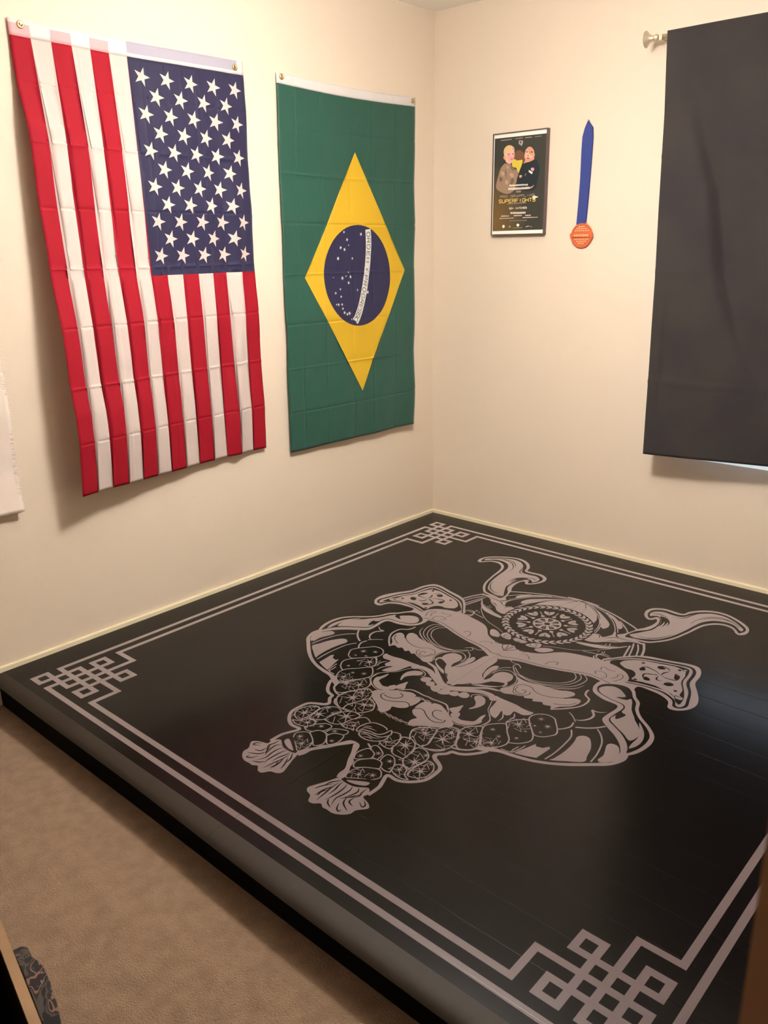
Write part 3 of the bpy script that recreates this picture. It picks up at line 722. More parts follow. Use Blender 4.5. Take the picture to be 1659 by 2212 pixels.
# ------------------------------------------------------------------ mat artwork
AX=1.272*2
def art_shapes():
    out=[]
    for ln in ART.strip().split('\n'):
        hd,b=ln.split(':'); kind=hd[0]; col=int(hd[1]); w=float(hd[2:]); P=[(int(t.split(',')[0])/2000,-int(t.split(',')[1])/2000) for t in b.split()]
        nomir=kind.islower(); kind=kind.upper()
        for mir in ((0,) if nomir else (0,1)):
            Q=[(AX-x,y) for x,y in P] if mir else P
            if kind=='F': out.append((col,catmull(Q,True,4)))
            elif kind=='K': out.append((col,Q))
            elif kind in 'ST':
                R=catmull(Q,False,5) if len(Q)>2 else Q
                out.append((col,stroke(R,w/1000,kind=='T')))
            elif kind=='A':
                x,y=Q[0]; r=w/1000*.95; rnd=random.Random(int(x*5000)+int(y*3000))
                out.append((1,star(x,y,r,7,rnd.random(),.2)))
                for k in range(7):      # crystal facets round each star
                    a=2*math.pi*k/7+rnd.random()*.3; b2=a+.75
                    p0=(x+r*1.1*math.cos(a),y+r*1.1*math.sin(a)); p1=(x+r*1.7*math.cos(b2),y+r*1.7*math.sin(b2))
                    if r>.017: out.append((1,stroke([p0,p1],.0022)))
                    if r>.017 and k%2: out.append((1,stroke([(x,y),p1],.0018)))
    # crest wreath and flower
    cx,cy=1.272,-.866
    out.append((0,ell(cx,cy,.183,.183,48)))
    for k in range(38):
        a=2*math.pi*k/38
        for s,r0 in ((1,.171),(-1,.155)):
            t=a+.09 ; bx,by=cx+.163*math.cos(a),cy+.163*math.sin(a)
            ex,ey=cx+(r0+s*.006)*math.cos(t+.08),cy+(r0+s*.006)*math.sin(t+.08)
            mx_,my_=(bx+ex)/2,(by+ey)/2; dx,dy=ex-bx,ey-by; l=math.hypot(dx,dy); nx,ny=-dy/l*.0058,dx/l*.0058
            out.append((1,catmull([(bx,by),(mx_+nx,my_+ny),(ex,ey),(mx_-nx,my_-ny)],True,3)))
    out.append((1,ell(cx,cy,.056,.056,32)))
    for k in range(8):
        a=2*math.pi*k/8+.2
        def pol(r,t): return (cx+r*math.cos(t),cy+r*math.sin(t))
        out.append((0,catmull([pol(.016,a),pol(.036,a-.22),pol(.047,a-.2),pol(.050,a),pol(.047,a+.2),pol(.036,a+.22)],True,3)))
        out.append((1,stroke([pol(.018,a),pol(.042,a)],.0022)))
    out.append((0,ell(cx,cy,.012,.012,14)))
    for k in range(10):
        a=2*math.pi*k/10+.15
        def pol(r,t): return (cx+r*math.cos(t),cy+r*math.sin(t))
        out.append((1,catmull([pol(.082,a),pol(.104,a-.19),pol(.122,a-.15),pol(.113,a),pol(.122,a+.15),pol(.104,a+.19)],True,3)))
        out.append((0,stroke([pol(.095,a),pol(.112,a)],.003)))
        b=a+math.pi/10
        out.append((1,ell(*pol(.072,b),.008,.008,12))); out.append((1,stroke([pol(.072,b),pol(.112,b)],.0035))); out.append((1,ell(*pol(.112,b),.0035,.0035,8)))
    # border strands with endless-knot corners
    g=.049; o=.1435; X1=AX-o; Y1=2.409
    S1=[(0,2),(5,2),(5,1),(4,1),(4,5),(5,5),(5,4),(1,4),(1,5),(2,5),(2,0)]
    S2=[(1,6.2),(3,6.2),(3,1),(0,1),(0,0),(1,0),(1,3),(6.2,3),(6.2,1)]
    W=.0185
    for fx in (0,1):
        for fy in (0,1):
            f=lambda p:((X1-p[0]*g) if fx else (o+p[0]*g), -((Y1-p[1]*g) if fy else (o+p[1]*g)))
            for St in (S1,S2):
                mx2=[(St[0][0],14)]+St+[(14,St[-1][1])]
                for q in miter([f(p) for p in mx2],W): out.append((1,q))
    for a,b in (((0,13.5),(0,None)),):
        pass
    for off in (0,g):
        for xx in (o+off,X1-off): out+= [(1,q) for q in miter([(xx,-(o+13*g)),(xx,-(Y1-13*g))],W)]
        for yy in (o+off,Y1-off): out+= [(1,q) for q in miter([(o+13*g,-yy),(X1-13*g,-yy)],W)]
    return out
MX0,MX1,MYF,SEAM=.013,2.545,-2.455,1.274
shapes=art_shapes()
V,T,mi=planar(shapes,[(MX0,MYF),(SEAM,MYF),(MX1,MYF),(MX1,-.013),(SEAM,-.013),(MX0,-.013)],cuts=[[(SEAM,MYF),(SEAM,-.013)]])
# separate at the seam between the two rolled-out mats
cxs=V[T][:,:,0].mean(axis=1)
prof=[(0,0),(-.018,-.001),(-.034,-.005),(-.043,-.012),(-.046,-.019),(-.041,-.025),(-.028,-.027),(-.022,-.028),(-.022,FLOOR+.001)]
for side in (0,1):
    if side==0: x0,x1=MX0,SEAM-.0003
    else: x0,x1=SEAM+.0003,MX1
    sel=(cxs<SEAM) if side==0 else (cxs>=SEAM)
    Ts=T[sel]; us,inv=np.unique(Ts,return_inverse=True); inv=inv.reshape(Ts.shape)
    vs=[(min(max(float(V[i][0]),x0),x1),float(V[i][1]),0.0) for i in us]; fs=[tuple(int(k) for k in t) for t in inv]; fm=[int(k) for k in mi[sel]]
    # front edge wrap
    n=24; k0=len(vs)
    for i in range(n+1):
        x=x0+(x1-x0)*i/n; bul=1+.55*(x/2.5)**1.2+.05*math.sin(x*5)
        for (py,pz) in prof: vs.append((x,MYF+py*bul,pz))
    m=len(prof)
    for i in range(n):
        for j in range(m-1):
            a=k0+i*m+j; fs.append((a,a+1,a+m+1,a+m)); fm.append(2 if j<6 else 3)
    # sides, back and underside
    def quad(*q):
        k=len(vs); vs.extend(q); fs.append(tuple(range(k,k+4))); fm.append(0)
    yb=-.013; zf=FLOOR+.001; yf=MYF-.02
    quad((x0,MYF,0),(x0,yb,0),(x0,yb,zf),(x0,MYF,zf)); quad((x1,yb,0),(x1,MYF,0),(x1,MYF,zf),(x1,yb,zf)); quad((x0,yb,0),(x1,yb,0),(x1,yb,zf),(x0,yb,zf))
    quad((x0,yf,zf),(x0,yb,zf),(x1,yb,zf),(x1,yf,zf))
    for xx in (x0,x1):      # end caps of the rounded front roll
        k=len(vs); bul=1+.55*(xx/2.5)**1.2+.05*math.sin(xx*5)
        vs.extend((xx,MYF+py*bul,pz) for py,pz in prof); vs.append((xx,MYF,zf)); ids=tuple(range(k,k+m+1)); fs.append(ids if xx==x0 else ids[::-1]); fm.append(0)
    o=mesh_obj('floor_mat',vs,fs,[M['vinyl'],M['ink'],M['edge'],M['foam']],fm=fm)
    tag(o,['black vinyl mat beside the flag wall with the left half of the mask print',
           'black vinyl mat below the curtain with the right half of the mask print'][side],'floor mat','two mats laid edge to edge')
    o.data.set_sharp_from_angle(angle=math.radians(60))
    for p in o.data.polygons: p.use_smooth=True

# ------------------------------------------------------------------ flags
def interp(x,xs,ys): return float(np.interp(x,xs,ys))
def tri(x): x=x%1.0; return 4*abs(x-.5)-1
def flag(root_name,label,shapes,hshapes,y0,y1,z0,zh,z1,surf,mats,hmats,grom,ny,nz,zcs=(),ycs=()):
    root=empty(root_name,(0,(y0+y1)/2,z1)); tag(root,label,'flag')
    def fine(a,b,n,cs):
        s=set(np.round(np.linspace(a,b,n+1),5)); lo,hi=min(a,b),max(a,b)
        for c in cs:
            s={v for v in s if abs(v-c)>.007 or v in (round(a,5),round(b,5))}
            s|={round(c+o,5) for o in (-.006,-.003,0,.003,.006) if lo+.004<c+o<hi-.004}
        return sorted(s)
    def grid(za,zb,nn):
        ys=fine(y0,y1,ny,ycs); zs=fine(za,zb,nn,zcs); return [(a,b) for a in ys[1:-1] for b in zs[1:-1]]
    def edge(za,zb,nn):
        ys=np.linspace(y0,y1,ny+1); zs=np.linspace(za,zb,nn+1)
        return [(a,zb) for a in ys]+[(y1,b) for b in zs[::-1][1:]]+[(a,za) for a in ys[::-1][1:]]+[(y0,b) for b in zs[1:-1]]
    for nm,sh,za,zb,nn,ms in (('flag_cloth',shapes,zh,z1,nz,mats),('header_band',hshapes,z0,zh,4,hmats)):
        V,T,mi=planar(sh,edge(za,zb,nn),grid(za,zb,nn))
        o=mesh_obj(nm,[surf(float(a),float(b)) for a,b in V],[tuple(int(i) for i in t) for t in T],ms,fm=[int(i) for i in mi],smooth=True)
        if nm=='header_band': 
            for v in o.data.vertices: v.co.x+=.0006
        md=o.modifiers.new('thick','SOLIDIFY'); md.thickness=.0012; md.offset=-1
        place(o,root)
    for (gy,gz) in grom:
        bm=bmesh.new(); c=Vector(surf(gy,gz))+Vector((.003,0,0)); n=18
        rings=[]
        for r,dx in ((.0055,-.001),(.0055,.002),(.0085,.003),(.0115,.002),(.0122,-.001)):
            rings.append([bm.verts.new(c+Vector((dx,r*math.cos(2*math.pi*k/n),r*math.sin(2*math.pi*k/n)))) for k in range(n)])
        for A,B in zip(rings,rings[1:]):
            for k in range(n): bm.faces.new((A[k],A[(k+1)%n],B[(k+1)%n],B[k]))
        g=from_bm('grommet',bm,M['brass'],smooth=True); g.parent=o     # sub-part of the header band (whose world frame is the scene's)
        bm=bmesh.new(); bm_tube(bm,[(.0002,c.y,c.z+.003),(c.x+.004,c.y,c.z+.003)],.0016,8); bm_tube(bm,[(c.x+.004,c.y,c.z+.003),(c.x+.0055,c.y,c.z+.003)],.0042,12)
        place(from_bm('nail',bm,M['nickel']),root)
    return root
# United States flag hung from its hoist edge
uy0,uy1,uz0,uzh,uz1=-2.122,-1.197,2.118,2.070,.590
UH=uy1-uy0
zc=1.338; yc=-1.705
USZ=[.59,.778,.972,1.174,1.368,1.562,1.762,1.94,2.118]; USY=[uy0+UH*q for q in (.25,.5,.75)]
BRZ=[.54,.716,.913,1.106,1.319,1.53,1.727,1.911,2.104]; BRY=[-.935,-.785,-.612,-.465,-.312]
def fold(z,Z,amp):
    a=float(np.interp(z,Z,[amp*(.5 if k%2 else -.5)*(1+.35*math.sin(k*2.3)) for k in range(len(Z))]))
    for k,q in enumerate(Z[1:-1]): a+=(.0030 if k%2 else -.0026)*max(0,1-abs(z-q)/.006)
    return a
def us_surf(y,z):
    u=(y-uy0)/UH; v=(uz0-z)/(uz0-uz1)
    dl=interp(z,[.59,.62,.884,1.102,1.358,1.56,1.753,1.808,1.924,2.037,2.118],[.110,.112,.130,.108,.082,.060,.064,.056,.022,.009,.007])
    d=.006+(dl-.006)*max(0,1-u)**1.7+.016*v*u
    d+=fold(z,USZ,.009)*min(1,v*4)     # alternate panels lean in and out
    ph=.86+.05*math.sin(v*4)
    d+=.013*math.exp(-((u-ph)/.035)**2)*min(1,v*2.5)-.006*math.exp(-((u-ph+.075)/.03)**2)*min(1,v*2.5)
    d+=.010*math.exp(-((u-.60-.12*v)/.045)**2)*max(0,v-.45)*1.6
    d+=.006*math.exp(-((u-.20-.14*v)/.03)**2)*math.sin(min(1,v*1.1)*math.pi)
    for q in USY: d+=.0018*max(0,1-abs(y-q)/.006)
    d+=.006*noise.noise(Vector((u*5,v*6,1.3)))+.0024*noise.noise(Vector((u*15,v*18,4.3)))
    zz=z-.004*math.sin(u*math.pi)*(1-v) + .010*math.sin(u*9+1)*max(0,v-.9)*6*.25
    yy=y+.004*noise.noise(Vector((.3,v*6,u*3)))
    return (max(d,.004),yy,zz)
ush=[]
def rect(a,b,c,d): return [(a,c),(b,c),(b,d),(a,d)]
w6=(yc-uy0)/6; w7=(uy1-yc)/7
hs=[]
for i in range(13):
    a=uy0+i*w6 if i<6 else yc+(i-6)*w7; b=a+(w6 if i<6 else w7)
    if i%2==0:
        ush.append((0,rect(a-.001,b,uz1-.01,uzh+.01)))
        if i<6: hs.append((0,rect(a-.001,b,uzh,uz0-.012)))
ush.append((2,rect(yc,uy1+.001,zc,uzh+.01)))
hs.append((2,rect(yc,uy1-.03,uzh+.012,uz0)))
for j in range(11):
    n=5 if j%2==0 else 4
    for k in range(n):
        sy=yc+(uy1-yc)*((2*k+1 if n==5 else 2*k+2))/10
        sz=uzh-(uzh-zc)*(j+.95)/12.1
        ush.append((1,star(sy,sz,.033,a0=0)))
def with_base(sh,base_poly,b): return [(b,base_poly)]+sh
ush=with_base(ush,rect(uy0-.01,uy1+.01,uz1-.01,uzh+.01),1); hs=with_base(hs,rect(uy0-.01,uy1+.01,uzh-.01,uz0+.01),1)
flag('american_flag','large star-spangled flag with red and white stripes hanging vertically on the left wall',ush,hs,uy0,uy1,uz0,uzh,uz1,us_surf,
     [M['us_red'],M['us_white'],M['us_blue']],[M['hd_pink'],M['hd_white'],M['hd_grey']],[(uy0+.040,uz0-.014),(uy1-.040,uz0-.024)],72,132,USZ[1:-1],USY)
# Brazilian flag
by0,by1,bz0,bzh,bz1=-1.030,-.157,2.104,2.064,.540
def br_surf(y,z):
    u=(y-by0)/(by1-by0); v=(bz0-z)/(bz0-bz1)
    d=.010+.012*v+.012*v*u
    d+=fold(z,BRZ,.007)*min(1,v*4)
    for k,q in enumerate(BRY): d+=(.0020 if k%2 else -.0018)*max(0,1-abs(y-q)/.006)*(1 if math.sin(v*17+k*2)>-.3 else .2)
    d+=.005*noise.noise(Vector((u*4,v*6,8.1)))+.0020*noise.noise(Vector((u*13,v*17,2.3)))
    d+=.010*max(0,v-.9)*5*(.5+.5*math.sin(u*20))*.5
    yl=-.025*v; yr=-.045*v
    yy=y+yl*(1-u)+yr*u+.003*noise.noise(Vector((5.3,v*9,u*2)))
    return (max(d,.004),yy,z-.010*math.sin(u*math.pi)*(1-v)**2-.006*math.sin(u*13)*max(0,v-.9)*8*.3)
def inv_y(y,z):      # undo the slight narrowing so traced marks land where they hang
    v=(bz0-z)/(bz0-bz1); a=-.025*v; b=-.045*v; W=by1-by0
    return (y-a+ (b-a)*by0/W)/(1+(b-a)/W)
Y=lambda y,z:(inv_y(y,z),z)
bsh=[(0,rect(by0-.01,by1+.01,bz1-.01,bzh+.01))]
bsh.append((1,[Y(-.583,1.842),Y(-.545,1.74),Y(-.257,1.319),Y(-.47,.96),Y(-.585,.764),Y(-.70,.95),Y(-.919,1.302),Y(-.77,1.55)][:1]+[Y(-.257,1.319),Y(-.585,.764),Y(-.919,1.303)]))
disc=[Y(*p) for p in ell(-.583,1.302,.222,.228,56)]
bsh.append((2,disc))
acy,acz=-1.033,1.43
def arcp(r,deg): t=math.radians(deg); return (acy+r*math.cos(t),acz+r*math.sin(t))
lo=[arcp(.505+.0004*max(0,-d-20),d) for d in range(9,-41,-2)]; hi=[arcp(.541+.0006*max(0,-d-20),d) for d in range(9,-41,-2)]
dn=[p for p in lo+hi[::-1]]
# keep the band inside the disc
def clipd(p):
    dx,dy=p[0]+.583,(p[1]-1.302)*.222/.228; r=math.hypot(dx,dy); return p if r<=.221 else (-.583+dx/r*.2212,1.302+dy/r*.2212*.228/.222)
bsh.append((3,[Y(*clipd(p)) for p in dn]))
for n,a in zip('ORDEMEPROGRESSO',[6.4,3.4,.2,-3.1,-6.3,-11.4,-15.2,-18.2,-21.5,-24.8,-27.8,-30.6,-33.1,-35.4,-37.8]):
    small=(a==-11.4); hh=.013 if small else .022; ww=math.degrees((.012 if small else .019)/.52)
    for pl in glyph(n):
        P=[arcp(.523-hh/2+py*hh+.0004*max(0,-a-20),a+ww/2-px*ww) for px,py in pl]
        bsh.append((4,[Y(*p) for p in stroke(P,.0038)]))
for (sy,sz,r) in [(-673,1498,1.6),(-653,1465,2),(-563,1489,2.2),(-643,1441,1),(-695,1430,2),(-670,1422,2),(-712,1383,2.2),(-618,1382,1.6),(-747,1300,.7),(-689,1296,2.2),(-664,1304,1),(-648,1321,1),(-634,1300,2),(-650,1274,1.9),(-707,1247,1.4),(-738,1231,1.7),(-705,1214,1.6),(-738,1180,1.2),(-725,1179,1.8),(-703,1179,1.6),(-700,1160,1.6),(-691,1141,2),(-673,1133,1.9),(-658,1136,2.3),(-644,1108,1.2),(-593,1239,1.5),(-524,1226,2.3)]:
    bsh.append((3,star(*Y(sy/1000,sz/1000),.0046*r,a0=0)))
flag('brazilian_flag','green flag with a yellow rhombus and starry blue disc hanging beside the room corner',bsh,[],by0,by1,bz0,bzh,bz1,br_surf,
     [M['br_green'],M['br_yellow'],M['br_blue'],M['br_white'],M['br_text']],[M['hd_white']],[(by0+.028,bz0-.014),(by1-.022,bz0-.016)],64,120,BRZ[1:-1],BRY)
# frayed white cloth, cut by the left edge of the photograph
root=empty('hanging_cloth',(0,-2.7,.56)); tag(root,'white frayed-edge cloth hanging on the left wall beyond the star-spangled flag','cloth')
ny,nz=60,110; vs=[];fs=[]
for i in range(ny+1):
    for j in range(nz+1):
        u=i/ny; v=j/nz; y=-3.25+.95*u; z=2.10-1.535*v
        fr=(.006*noise.noise(Vector((3,z*60,0)))) if i==ny else 0
        d=.012+.010*v+.006*tri(z/.37+.53)+.004*noise.noise(Vector((y*5,z*4,0)))+.0015*noise.noise(Vector((y*20,z*30,5)))*u
        if j==nz: z+=.006*noise.noise(Vector((y*50,1,0)))
        vs.append((d,y+fr,z))
for i in range(ny):
    for j in range(nz):
        a=i*(nz+1)+j; fs.append((a,a+1,a+nz+2,a+nz+1))
o=mesh_obj('cloth_panel',vs,fs,M['towel'],smooth=True); md=o.modifiers.new('thick','SOLIDIFY'); md.thickness=.0015; place(o,root)
bm=bmesh.new()
for k in range(150):
    z=2.08-1.5*k/150+random.uniform(-.003,.003); y=-2.302; a=random.uniform(-.3,.6); l=random.uniform(.004,.014)
    bm_tube(bm,[(.020,y-.01,z),(.022,y+l*.5,z+a*l*.5),(.021,y+l,z+a*l)],.0006,4)
o=from_bm('frayed_threads',bm,M['towel']); o['kind']='stuff'; place(o,root)

# ------------------------------------------------------------------ framed poster
px0,px1,pz0,pz1=.3685,.6620,1.474,1.922
root=empty('framed_poster',((px0+px1)/2,0,pz0)); tag(root,'small framed fight poster showing two people, on the back wall beside the medal','poster')
bm=bmesh.new(); t=.0045
for a in ((px0,px0+t,pz0,pz1),(px1-t,px1,pz0,pz1),(px0+t,px1-t,pz1-t,pz1),(px0+t,px1-t,pz0,pz0+t)): bm_box(bm,a[0],a[1],-.0225,-.001,a[2],a[3])
place(from_bm('frame',bm,M['frame']),root)
bm=bmesh.new(); bm_box(bm,px0+t,px1-t,-.012,-.002,pz0+t,pz1-t); place(from_bm('backing_board',bm,M['frame']),root)
PC=[(240,235,225),(240,236,226),(60,58,50),(214,180,130),(226,176,158),(206,150,120),(150,124,104),(206,184,70),(36,44,50),(232,220,206),(226,190,96),(168,154,146),(112,76,56),(168,70,64),(232,158,160),(116,92,78),(178,150,130)]
pm=[mat('poster_tone_%s'%n,c,.35,spec=.4) for n,c in zip(('base','paper','ground','blond','fair_skin','tan_skin','khaki','yellow','navy','cream','gold','grey','brown','red','pink','shade','highlight'),PC)]
# printed ground fades from olive black to brown in the lower left corner
nt=pm[2].node_tree; g=nt.nodes.new('ShaderNodeNewGeometry'); mp=nt.nodes.new('ShaderNodeMapping'); gr=nt.nodes.new('ShaderNodeTexGradient'); gr.gradient_type='SPHERICAL'; rr=nt.nodes.new('ShaderNodeValToRGB')
mp.vector_type='TEXTURE'; mp.inputs['Location'].default_value=(.37,-.013,1.53); mp.inputs['Scale'].default_value=(.2,.3,.26)
nt.links.new(g.outputs['Position'],mp.inputs[0]); nt.links.new(mp.outputs[0],gr.inputs[0]); nt.links.new(gr.outputs['Fac'],rr.inputs[0]); nt.links.new(rr.outputs[0],nt.nodes['Principled BSDF'].inputs['Base Color'])
rr.color_ramp.elements[0].color=lin((58,58,52)); rr.color_ramp.elements[1].color=lin((118,92,54))
psh=[]
for ln in POSTER.strip().split('\n'):
    hd,b=ln.split(':'); P=[(int(t.split(',')[0])/10000,int(t.split(',')[1])/10000) for t in b.split()]
    psh.append((int(hd[1:]),catmull(P,True,3) if hd[0]=='F' else P))
for s,x,y,w_,h_,sw,c in (('PRO GRAPPLING',.415,1.6410,.188,.0095,.0018,11),('SUPERFIGHTS',.409,1.6185,.200,.0145,.0030,10),('50+ MATCHES',.468,1.5888,.096,.0072,.0018,9)):
    psh+= [(c,p) for p in text(s,x,y,w_,h_,sw)]
V,T,mi=planar(psh,[(px0+t,pz0+t),(px1-t,pz0+t),(px1-t,pz1-t),(px0+t,pz1-t)],base=1,eps=1e-6)
place(mesh_obj('poster_print',[(float(a),-.018,float(b)) for a,b in V],[tuple(int(i) for i in t_) for t_ in T],pm,fm=[int(i) for i in mi]),root)

# ------------------------------------------------------------------ medal
root=empty('medal',(.85,0,1.41)); tag(root,'bronze medal hanging on a blue ribbon between the poster and the curtain','medal')
def sheet(name,P,y0,y1,m,par=None):
    vs=[(x,y0,z) for x,z in P]+[(x,y1,z) for x,z in P]; n=len(P)
    fs=[tuple(range(n)),tuple(range(2*n-1,n-1,-1))]+[(i,i+n,(i+1)%n+n,(i+1)%n) for i in range(n)]
    return mesh_obj(name,vs,fs,m)
place(sheet('ribbon',[(.8515,1.934),(.838,1.905),(.829,1.872),(.8275,1.82),(.8285,1.70),(.8255,1.60),(.8215,1.510),(.8665,1.510),(.8715,1.62),(.8765,1.74),(.879,1.86),(.874,1.905),(.8555,1.935)],-.009,-.0065,M['blue_ribbon']),root)
place(sheet('ribbon_back_strap',[(.853,1.934),(.842,1.90),(.834,1.80),(.834,1.60),(.828,1.512),(.868,1.512),(.8735,1.62),(.8775,1.74),(.8800,1.865),(.8765,1.905)],-.0045,-.003,M['blue_ribbon']),root)
mc=(.850,1.4635); 
bm=bmesh.new(); n=56
prof2=[(0,-.0075),(.046,-.0075),(.0475,-.0095),(.0515,-.0095),(.0535,-.0075),(.0535,-.003),(0,-.003)]
rings=[[bm.verts.new((mc[0]+r*math.cos(2*math.pi*k/n),y,mc[1]+r*math.sin(2*math.pi*k/n))) for k in range(n)] for r,y in prof2[1:-1]]
for A,B in zip(rings,rings[1:]):
    for k in range(n): bm.faces.new((A[k],A[(k+1)%n],B[(k+1)%n],B[k]))
bm.faces.new(rings[0][::-1]); bm.faces.new(rings[-1])
dsc=place(from_bm('medallion',bm,M['bronze']),root)
bm=bmesh.new(); bm_box(bm,.7925,.9075,-.0115,-.006,1.4555,1.4745,bevel=.0015); bm_box(bm,.796,.806,-.0105,-.005,1.449,1.462); bm_box(bm,.894,.904,-.0105,-.005,1.449,1.462); from_bm('name_scroll',bm,M['bronze']).parent=dsc
bm=bmesh.new()
for P in text('GRAPPLING',.803,1.461,.094,.008,.0013):
    pass
random.seed(3)
for k in range(7): bm_box(bm,.815+k*.0105,.822+k*.0105,-.0125,-.0115,1.460,1.469)
for r_,z_ in ((7,1.482),(5,1.491),(3,1.500),(7,1.446),(5,1.437),(3,1.428)):
    for k in range(r_): bm_box(bm,.850-r_*.005+k*.0105,.857-r_*.005+k*.0105,-.0098,-.0075,z_,z_+.005)
from_bm('raised_relief',bm,M['bronze_hi']).parent=dsc
bm=bmesh.new(); bm_box(bm,.826,.873,-.0085,-.004,1.508,1.519,bevel=.001); place(from_bm('ribbon_loop',bm,M['bronze']),root)
bm=bmesh.new(); bm_tube(bm,[(.8535,.004,1.934),(.8535,-.011,1.9345)],.0022,10); bm_tube(bm,[(.8535,-.011,1.9345),(.8535,-.0125,1.9345)],.004,12); place(from_bm('wall_pin',bm,M['brass']),root)

# ------------------------------------------------------------------ curtain and rod
root=empty('window_curtain',(2.0,-.08,.55)); tag(root,'charcoal grey blackout curtain covering the window','curtain')
FX=[.12,.16,.25,.31,.40,.52]
def cur(x,z,back=0):
    v=(2.205-z)/1.66; u=(x-1.218)
    d=.006*math.sin(u*7+.6)*v+.010*math.sin(u*3+1.4)*v
    fx=float(np.interp(v,[.1,.2,.35,.55,.70,.85],FX)); t=u-fx; A=.044*math.sin(min(1,max(0,(v-.06)*1.25))*math.pi)
    d-=A*math.exp(-(t/(.028 if t<0 else .12))**2)
    t=u-.46-.25*(v-.2); d-=.022*math.exp(-(t/(.018 if t<0 else .08))**2)*math.sin(min(1,max(0,(v-.1)*3))*math.pi)
    t=u-.12+.03*v; d-=.012*math.exp(-(t/(.014 if t<0 else .05))**2)*math.sin(min(1,max(0,(v-.55)*2.6))*math.pi)
    t=u-.10; d-=.010*math.exp(-(t/.03)**2)*max(0,1-v*3)*min(1,v*12)
    for q in (1.315,.86,1.76): d+=.0035*max(0,1-abs(z-q)/.010)
    d+=.003*noise.noise(Vector((x*6,z*3,0)))
    return -.091-d+back
nx,nz=220,130; ledge=lambda z: interp(z,[.541,.907,1.289,1.561,1.905,2.103,2.205],[1.265,1.259,1.252,1.242,1.234,1.223,1.218])
for nm,back,m,inset in (('curtain_panel',0,M['curtain'],0),('added_bounce_lining',.006,M['bounce_lining'],.012)):  # second sheet is an added pale backing that bounces daylight onto the wall
    vs=[];fs=[]
    for i in range(nx+1):
        for j in range(nz+1):
            u=i/nx; zz=2.205-3.2*inset-(2.205-.541-4.2*inset)*j/nz
            xl=ledge(zz)+inset; x=xl+(2.80-inset-xl)*u
            z=zz+ (.004+.050*(x-1.265))*max(0,(j/nz-.5)*2)**3*(.9 if x<2 else .9)*.9
            vs.append((x,cur(x,zz,back),z))
    for i in range(nx):
        for j in range(nz):
            a=i*(nz+1)+j; fs.append((a,a+1,a+nz+2,a+nz+1))
    o=mesh_obj(nm,vs,fs,m,smooth=True); md=o.modifiers.new('thick','SOLIDIFY'); md.thickness=.002; md.offset=-1; place(o,root)
root=empty('curtain_rod',(1.15,0,2.20)); tag(root,'thin nickel curtain rod holding up the dark curtain, with a flared end','curtain rod')
bm=bmesh.new(); bm_tube(bm,[(1.16,-.078,2.190),(2.92,-.078,2.190)],.0085,16); place(from_bm('rod',bm,M['nickel'],smooth=True),root)
for s,xe in ((1,1.165),(-1,2.915)):
    bm=bmesh.new(); P=[(xe+s*o_,-.078,2.190) for o_ in (.012,.004,0,-.006,-.016,-.026,-.034,-.038,-.0385)]
    bm_tube(bm,P,[.0095,.0135,.0135,.010,.012,.018,.027,.031,.026],20); f=from_bm('finial',bm,M['nickel'],smooth=True); f.data.set_sharp_from_angle(angle=math.radians(40)); place(f,root)
for xb in (1.192,2.88):
    bm=bmesh.new(); bm_box(bm,xb-.006,xb+.006,-.078,-.004,2.176,2.182); bm_box(bm,xb-.009,xb+.009,-.004,0,2.140,2.205); bm_box(bm,xb-.006,xb+.006,-.092,-.086,2.178,2.198)
    place(from_bm('rod_bracket',bm,M['nickel']),root)

# ------------------------------------------------------------------ brown door leaf at the right edge
root=empty('door_1',(3.27,-2.72,FLOOR)); struct(root)
A=Vector((2.753,-3.272,0)); B=Vector((3.27,-2.72,0)); d=(B-A).normalized(); nrm=Vector((d.y,-d.x,0)); Lw=(B-A).length
Mx=Matrix(((d.x,nrm.x,0,A.x),(d.y,nrm.y,0,A.y),(0,0,1,0),(0,0,0,1)))
bm=bmesh.new(); bm_box(bm,0,Lw,0,.035,FLOOR+.012,1.95,M=Mx,bevel=.002)
for (a,b,c,e) in ((.12,Lw-.12,.1,.85),(.12,Lw-.12,1.0,1.8)): bm_box(bm,a,b,-.004,.039,c,e,M=Mx,bevel=.003)
place(from_bm('door_leaf',bm,M['wood']),root)
bm=bmesh.new()
for s in (-1,1):
    P=[Mx@Vector((.065,.0175+s*.018,.88)),Mx@Vector((.065,.0175+s*.04,.88)),Mx@Vector((.065,.0175+s*.05,.88)),Mx@Vector((.065,.0175+s*.075,.88))]
    bm_tube(bm,P,[.012,.010,.024,.018],16)
place(from_bm('door_handle',bm,M['brass'],smooth=True),root)

# ------------------------------------------------------------------ box in the lower left corner with a patterned cloth
root=empty('storage_box',(1.7,-3.35,FLOOR)); tag(root,'dark box with a raw wood rim in the bottom left corner of the carpet','box')
a=Vector((1.50,-3.097,0)); dd=Vector((.215,-.044,0)).normalized(); nn=Vector((dd.y,-dd.x,0))   # nn points towards the camera side
Bx=Matrix(((dd.x,nn.x,0,a.x),(dd.y,nn.y,0,a.y),(0,0,1,0),(0,0,0,1)))
W_,D_,H_=.42,.34,.30
bm=bmesh.new(); tt=.012
bm_box(bm,0,W_,0,tt,FLOOR+.001,H_-.008,M=Bx); bm_box(bm,0,W_,D_-tt,D_,FLOOR+.001,H_-.008,M=Bx); bm_box(bm,0,tt,tt,D_-tt,FLOOR+.001,H_-.008,M=Bx); bm_box(bm,W_-tt,W_,tt,D_-tt,FLOOR+.001,H_-.008,M=Bx); bm_box(bm,tt,W_-tt,tt,D_-tt,FLOOR+.001,FLOOR+.012,M=Bx)
place(from_bm('box_body',bm,M['blackbox']),root)
bm=bmesh.new(); e=.002
